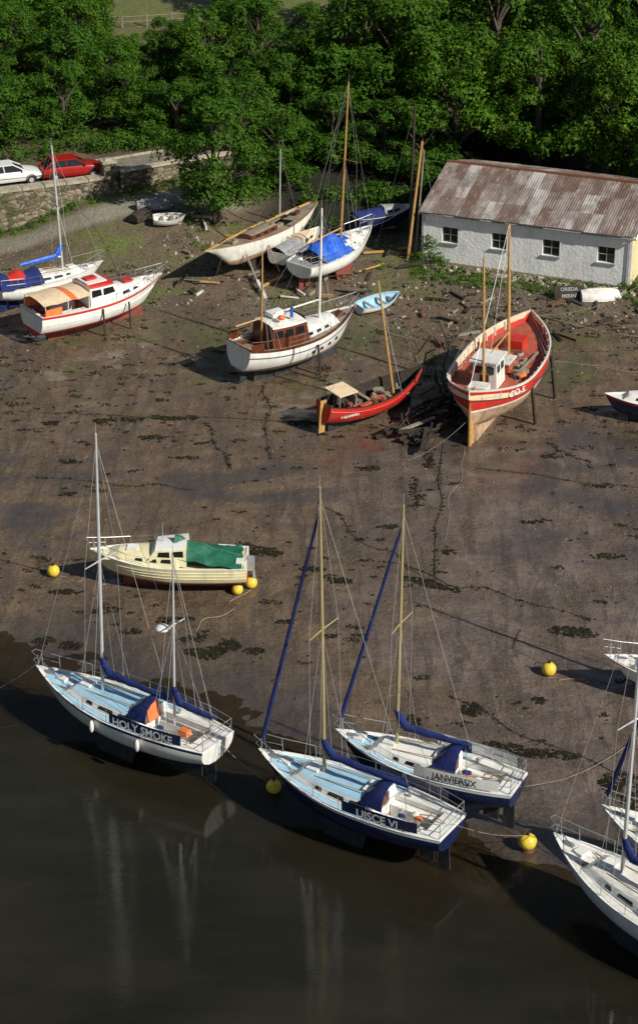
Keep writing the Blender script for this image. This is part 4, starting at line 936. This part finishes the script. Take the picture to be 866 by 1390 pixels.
def leafmesh(name,lobes,per,size,seed):
    rs=np.random.RandomState(seed); P=[];Nn=[];Cc=[]
    for (cx,cy,cz,r) in lobes:
        n=int(per*r*r); d=rs.normal(size=(n,3)); d/=np.linalg.norm(d,axis=1)[:,None]; d[:,2]=np.where(d[:,2]<-.35,-d[:,2],d[:,2])
        q=rs.uniform(.6,1.08,n)**.7
        bumpy=1+.2*np.sin(d[:,0]*7+cx*3)+.2*np.sin(d[:,1]*8+cy*2)+.14*np.sin(d[:,2]*9+cz)
        P.append(np.array([cx,cy,cz])+d*(q*r*bumpy)[:,None]*np.array([1,1,.8])); Nn.append(d+rs.normal(size=(n,3))*.4+np.array([0,0,.2]))
        lobeb=rs.uniform(-.2,.2)
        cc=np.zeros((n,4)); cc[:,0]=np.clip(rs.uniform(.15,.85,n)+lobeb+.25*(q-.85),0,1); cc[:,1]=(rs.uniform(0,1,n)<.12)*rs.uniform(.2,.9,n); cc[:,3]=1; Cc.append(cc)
    P=np.concatenate(P);Nn=np.concatenate(Nn);Cc=np.concatenate(Cc); n=len(P)
    Nn/=np.linalg.norm(Nn,axis=1)[:,None]; h=rs.normal(size=(n,3)); A=np.cross(Nn,h); A/=np.linalg.norm(A,axis=1)[:,None]; B=np.cross(Nn,A)
    s=rs.uniform(.5,1.2,n)[:,None]*size
    quad=np.stack([P-A*s,P-B*s*.55+Nn*s*.15,P+A*s,P+B*s*.55+Nn*s*.15],axis=1).reshape(-1,3)
    me=bpy.data.meshes.new(name); me.vertices.add(n*4); me.vertices.foreach_set('co',quad.astype(np.float32).ravel())
    me.loops.add(n*4); me.loops.foreach_set('vertex_index',np.arange(n*4,dtype=np.int32)); me.polygons.add(n); me.polygons.foreach_set('loop_start',np.arange(0,n*4,4,dtype=np.int32))
    me.update(calc_edges=True); at=me.attributes.new('tint','FLOAT_COLOR','POINT'); at.data.foreach_set('color',np.repeat(Cc,4,axis=0).astype(np.float32).ravel()); me.materials.append(lf.m); return me
def treeparts(seed,H,R,nl=34,per=420,size=.15,low=.22):
    rs=random.Random(seed); lobes=[]
    for i in range(nl):
        t=rs.uniform(0,1); z=H*(low+(1-low)*t*.9); prof=math.sin(math.pi*min(1,(.18+.78*t)))**.6; a=rs.uniform(0,6.28); q=R*prof*rs.uniform(.4,.92)
        lobes.append((math.cos(a)*q,math.sin(a)*q,z,R*rs.uniform(.18,.37)*(1.1-.35*t)))
    lv=leafmesh('crown',lobes,per,size,seed)
    mb=MB(); mb.path([(0,0,-.4),(.05,.03,H*.25),(.1,-.05,H*.5),(.0,.0,H*.85)],[R*.085,R*.065,R*.045,.03],BARK,8)
    for (x,y,z,r_) in lobes[::2]:
        b=max(H*.12,z-H*.28); mb.path([(0.05,0,b),(x*.5,y*.5,(b+z)/2+.1),(x,y,z)],[R*.035,R*.022,.02],BARK,5)
    o=mb.obj('trunk_tmp'); tm=o.data; bpy.data.objects.remove(o); return lv,tm
VAR=[treeparts(s,8.5,R_,nl,per=560,size=.118) for s,R_,nl in((1,3.4,38),(2,3.2,40),(3,3.9,42),(4,3.2,38),(5,3.6,36))]
def tree(name,x,y,s,v,par=None,sz=1,rz=None,dz=0):
    r=root(name,(x,y,T(x,y)+dz),RR(0,6.28) if rz is None else rz) if par is None else None
    lv,tm=VAR[v]
    for nm,m_ in(('crown',lv),('trunk',tm)):
        o=bpy.data.objects.new(nm,m_); COL.objects.link(o)
        if par is None: o.parent=r; o.scale=(s,s,s*sz)
        else: o.parent=par; o.location=(x,y,T(x,y)+dz); o.rotation_euler=(0,0,RR(0,6.28)); o.scale=(s,s,s*sz)
tree('deciduous_tree',-6.7,130.4,1.02,1,sz=1.03)
for x,y,s,v in((9.5,141,1.15,2),(15,139.5,1.2,0),(20.5,137,1.25,4),(5.5,144,1.3,3),(25.5,134,1.25,2),(1.5,146,1.2,0),(12.5,146,1.45,4),(19,144.5,1.4,3),(30,130,1.3,1),(17,142,1.0,1)):
    tree('deciduous_tree',x,y,s,v)
woods=root('woodland_trees',(0,0,0))
for gy in range(0,6):
    for gx in range(-9,10):
        x=gx*4.0+RR(-1.5,1.5)+(2 if gy%2 else 0); y=150+gy*4.2+RR(-1.5,1.5)
        if x>-4: y-=4
        s=RR(.65,1.0)*(1.15 if x>3 else .92)
        glade=(-17<x<-9) or (-4.5<x<4.5)
        if glade and y>160.5: continue
        if glade and y>152: s=RR(.5,.66)
        tree('t',x,y,s,random.randrange(5),woods,sz=RR(.8,1.1))
for x,y,s in((-2.5,138,.7),(1.0,140,.8),(4.5,140,.85),(-10,143,.75),(-5.5,142,.8),(-2,144,.9),(7,138.5,.8),(-13.5,145.5,.75),(-7.5,147,.95),(-18,144,.8),(-22.5,142,.85),(-27,140,.85),(-15.5,149,.8)):
    tree('t',x,y,s,random.randrange(5),woods,sz=RR(.8,1),dz=-.6)
hl=[]
rs=random.Random(5)
for i in range(120):
    x=rs.uniform(-34,30)
    if -4.5<x<7: continue
    y=(interp(x,WALLQ)+6.0 if x<-5 else interp(x,[(-5,139),(0,134.5),(5,133),(7,137),(24,134),(30,130)]))+rs.uniform(-.3,2.8)
    q=rs.uniform(.6,1.3); hl.append((x,y,T(x,y)+q*.4,q))
for i in range(16):
    x=rs.uniform(-4,6); y=135.5+rs.uniform(-.5,2); q=rs.uniform(.5,1.1); hl.append((x,y,T(x,y)+q*.3,q))
me=leafmesh('undergrowth',hl,330,.12,77); o=bpy.data.objects.new('undergrowth',me); COL.objects.link(o)
def bush(name,lobes,seed,per=500,size=.1):
    l=[(x,y,T(x,y)+z,q) for x,y,z,q in lobes]; o=bpy.data.objects.new(name,leafmesh(name,l,per,size,seed)); COL.objects.link(o)
bush('ivy_bush',[(7.2,125.2,.3,.55),(7.0,125.4,1.0,.5),(7.5,124.9,.2,.5),(6.9,125.5,1.5,.35),(6.4,125.3,.3,.6),(7.9,124.7,.1,.4)],3)
bush('shrub',[(19.6,120.6,.2,.5),(20.4,121,.4,.7),(18.7,120.9,.1,.35)],4)
wl=[]
for i in range(200):
    t=RR(0,1); x=lerp(5.5,20.5,t); y=lerp(125.2,120.3,t)-RR(0,2.6); wl.append((x,y,0,RR(.1,.36)))
for i in range(90): wl.append((RR(-9,6),RR(124,134),0,RR(.1,.4)))
for i in range(90):
    x=RR(-22,-8); wl.append((x,interp(x,WALLQ)-RR(.3,1.6),0,RR(.1,.35)))
bush('shore_weeds',wl,8,600,.07)

r=root('field_fence',(0,0,0)); mb=MB()
for i in range(26):
    x=-26+i*2; y=170+.5*math.sin(i); mb.box((x,y,T(x,y)+.5),(.12,.12,1.2),WOOD)
    if i: 
        for zz in(.5,.9): mb.tube((px,py,T(px,py)+zz),(x,y,T(x,y)+zz),.035,WOOD,n=4)
    px,py=x,y
mb.obj('posts_and_rails',r)

# ---------------------------------------------------------------- light and camera
el=rad(36); S=Vector((.79,-.61,0)).normalized()*math.cos(el)+Vector((0,0,math.sin(el)))
ld=bpy.data.lights.new('sun','SUN'); ld.energy=5.0; ld.angle=rad(.5); ld.color=(1,.95,.84); lo=bpy.data.objects.new('sun',ld); COL.objects.link(lo); lo.rotation_euler=S.to_track_quat('Z','Y').to_euler(); lo.location=(60,20,60)
wd=bpy.data.worlds.new('World'); sc.world=wd; wd.use_nodes=True; nt=wd.node_tree; sk=nt.nodes.new('ShaderNodeTexSky'); sk.sky_type='NISHITA'; sk.sun_disc=False; sk.sun_elevation=el; sk.sun_rotation=math.atan2(S.x,S.y)
bg=nt.nodes['Background']; bg.inputs['Strength'].default_value=.052; nt.links.new(sk.outputs[0],bg.inputs[0])
sc.view_settings.view_transform='Standard'; sc.view_settings.look='None'; sc.view_settings.exposure=0
cd=bpy.data.cameras.new('camera'); cd.sensor_fit='VERTICAL'; cd.sensor_height=36; cd.lens=2832/1390*36; cd.clip_end=8000; cd.clip_start=.5
co=bpy.data.objects.new('camera',cd); COL.objects.link(co); co.location=(0,0,46.4); co.rotation_euler=(rad(63),0,0); sc.camera=co
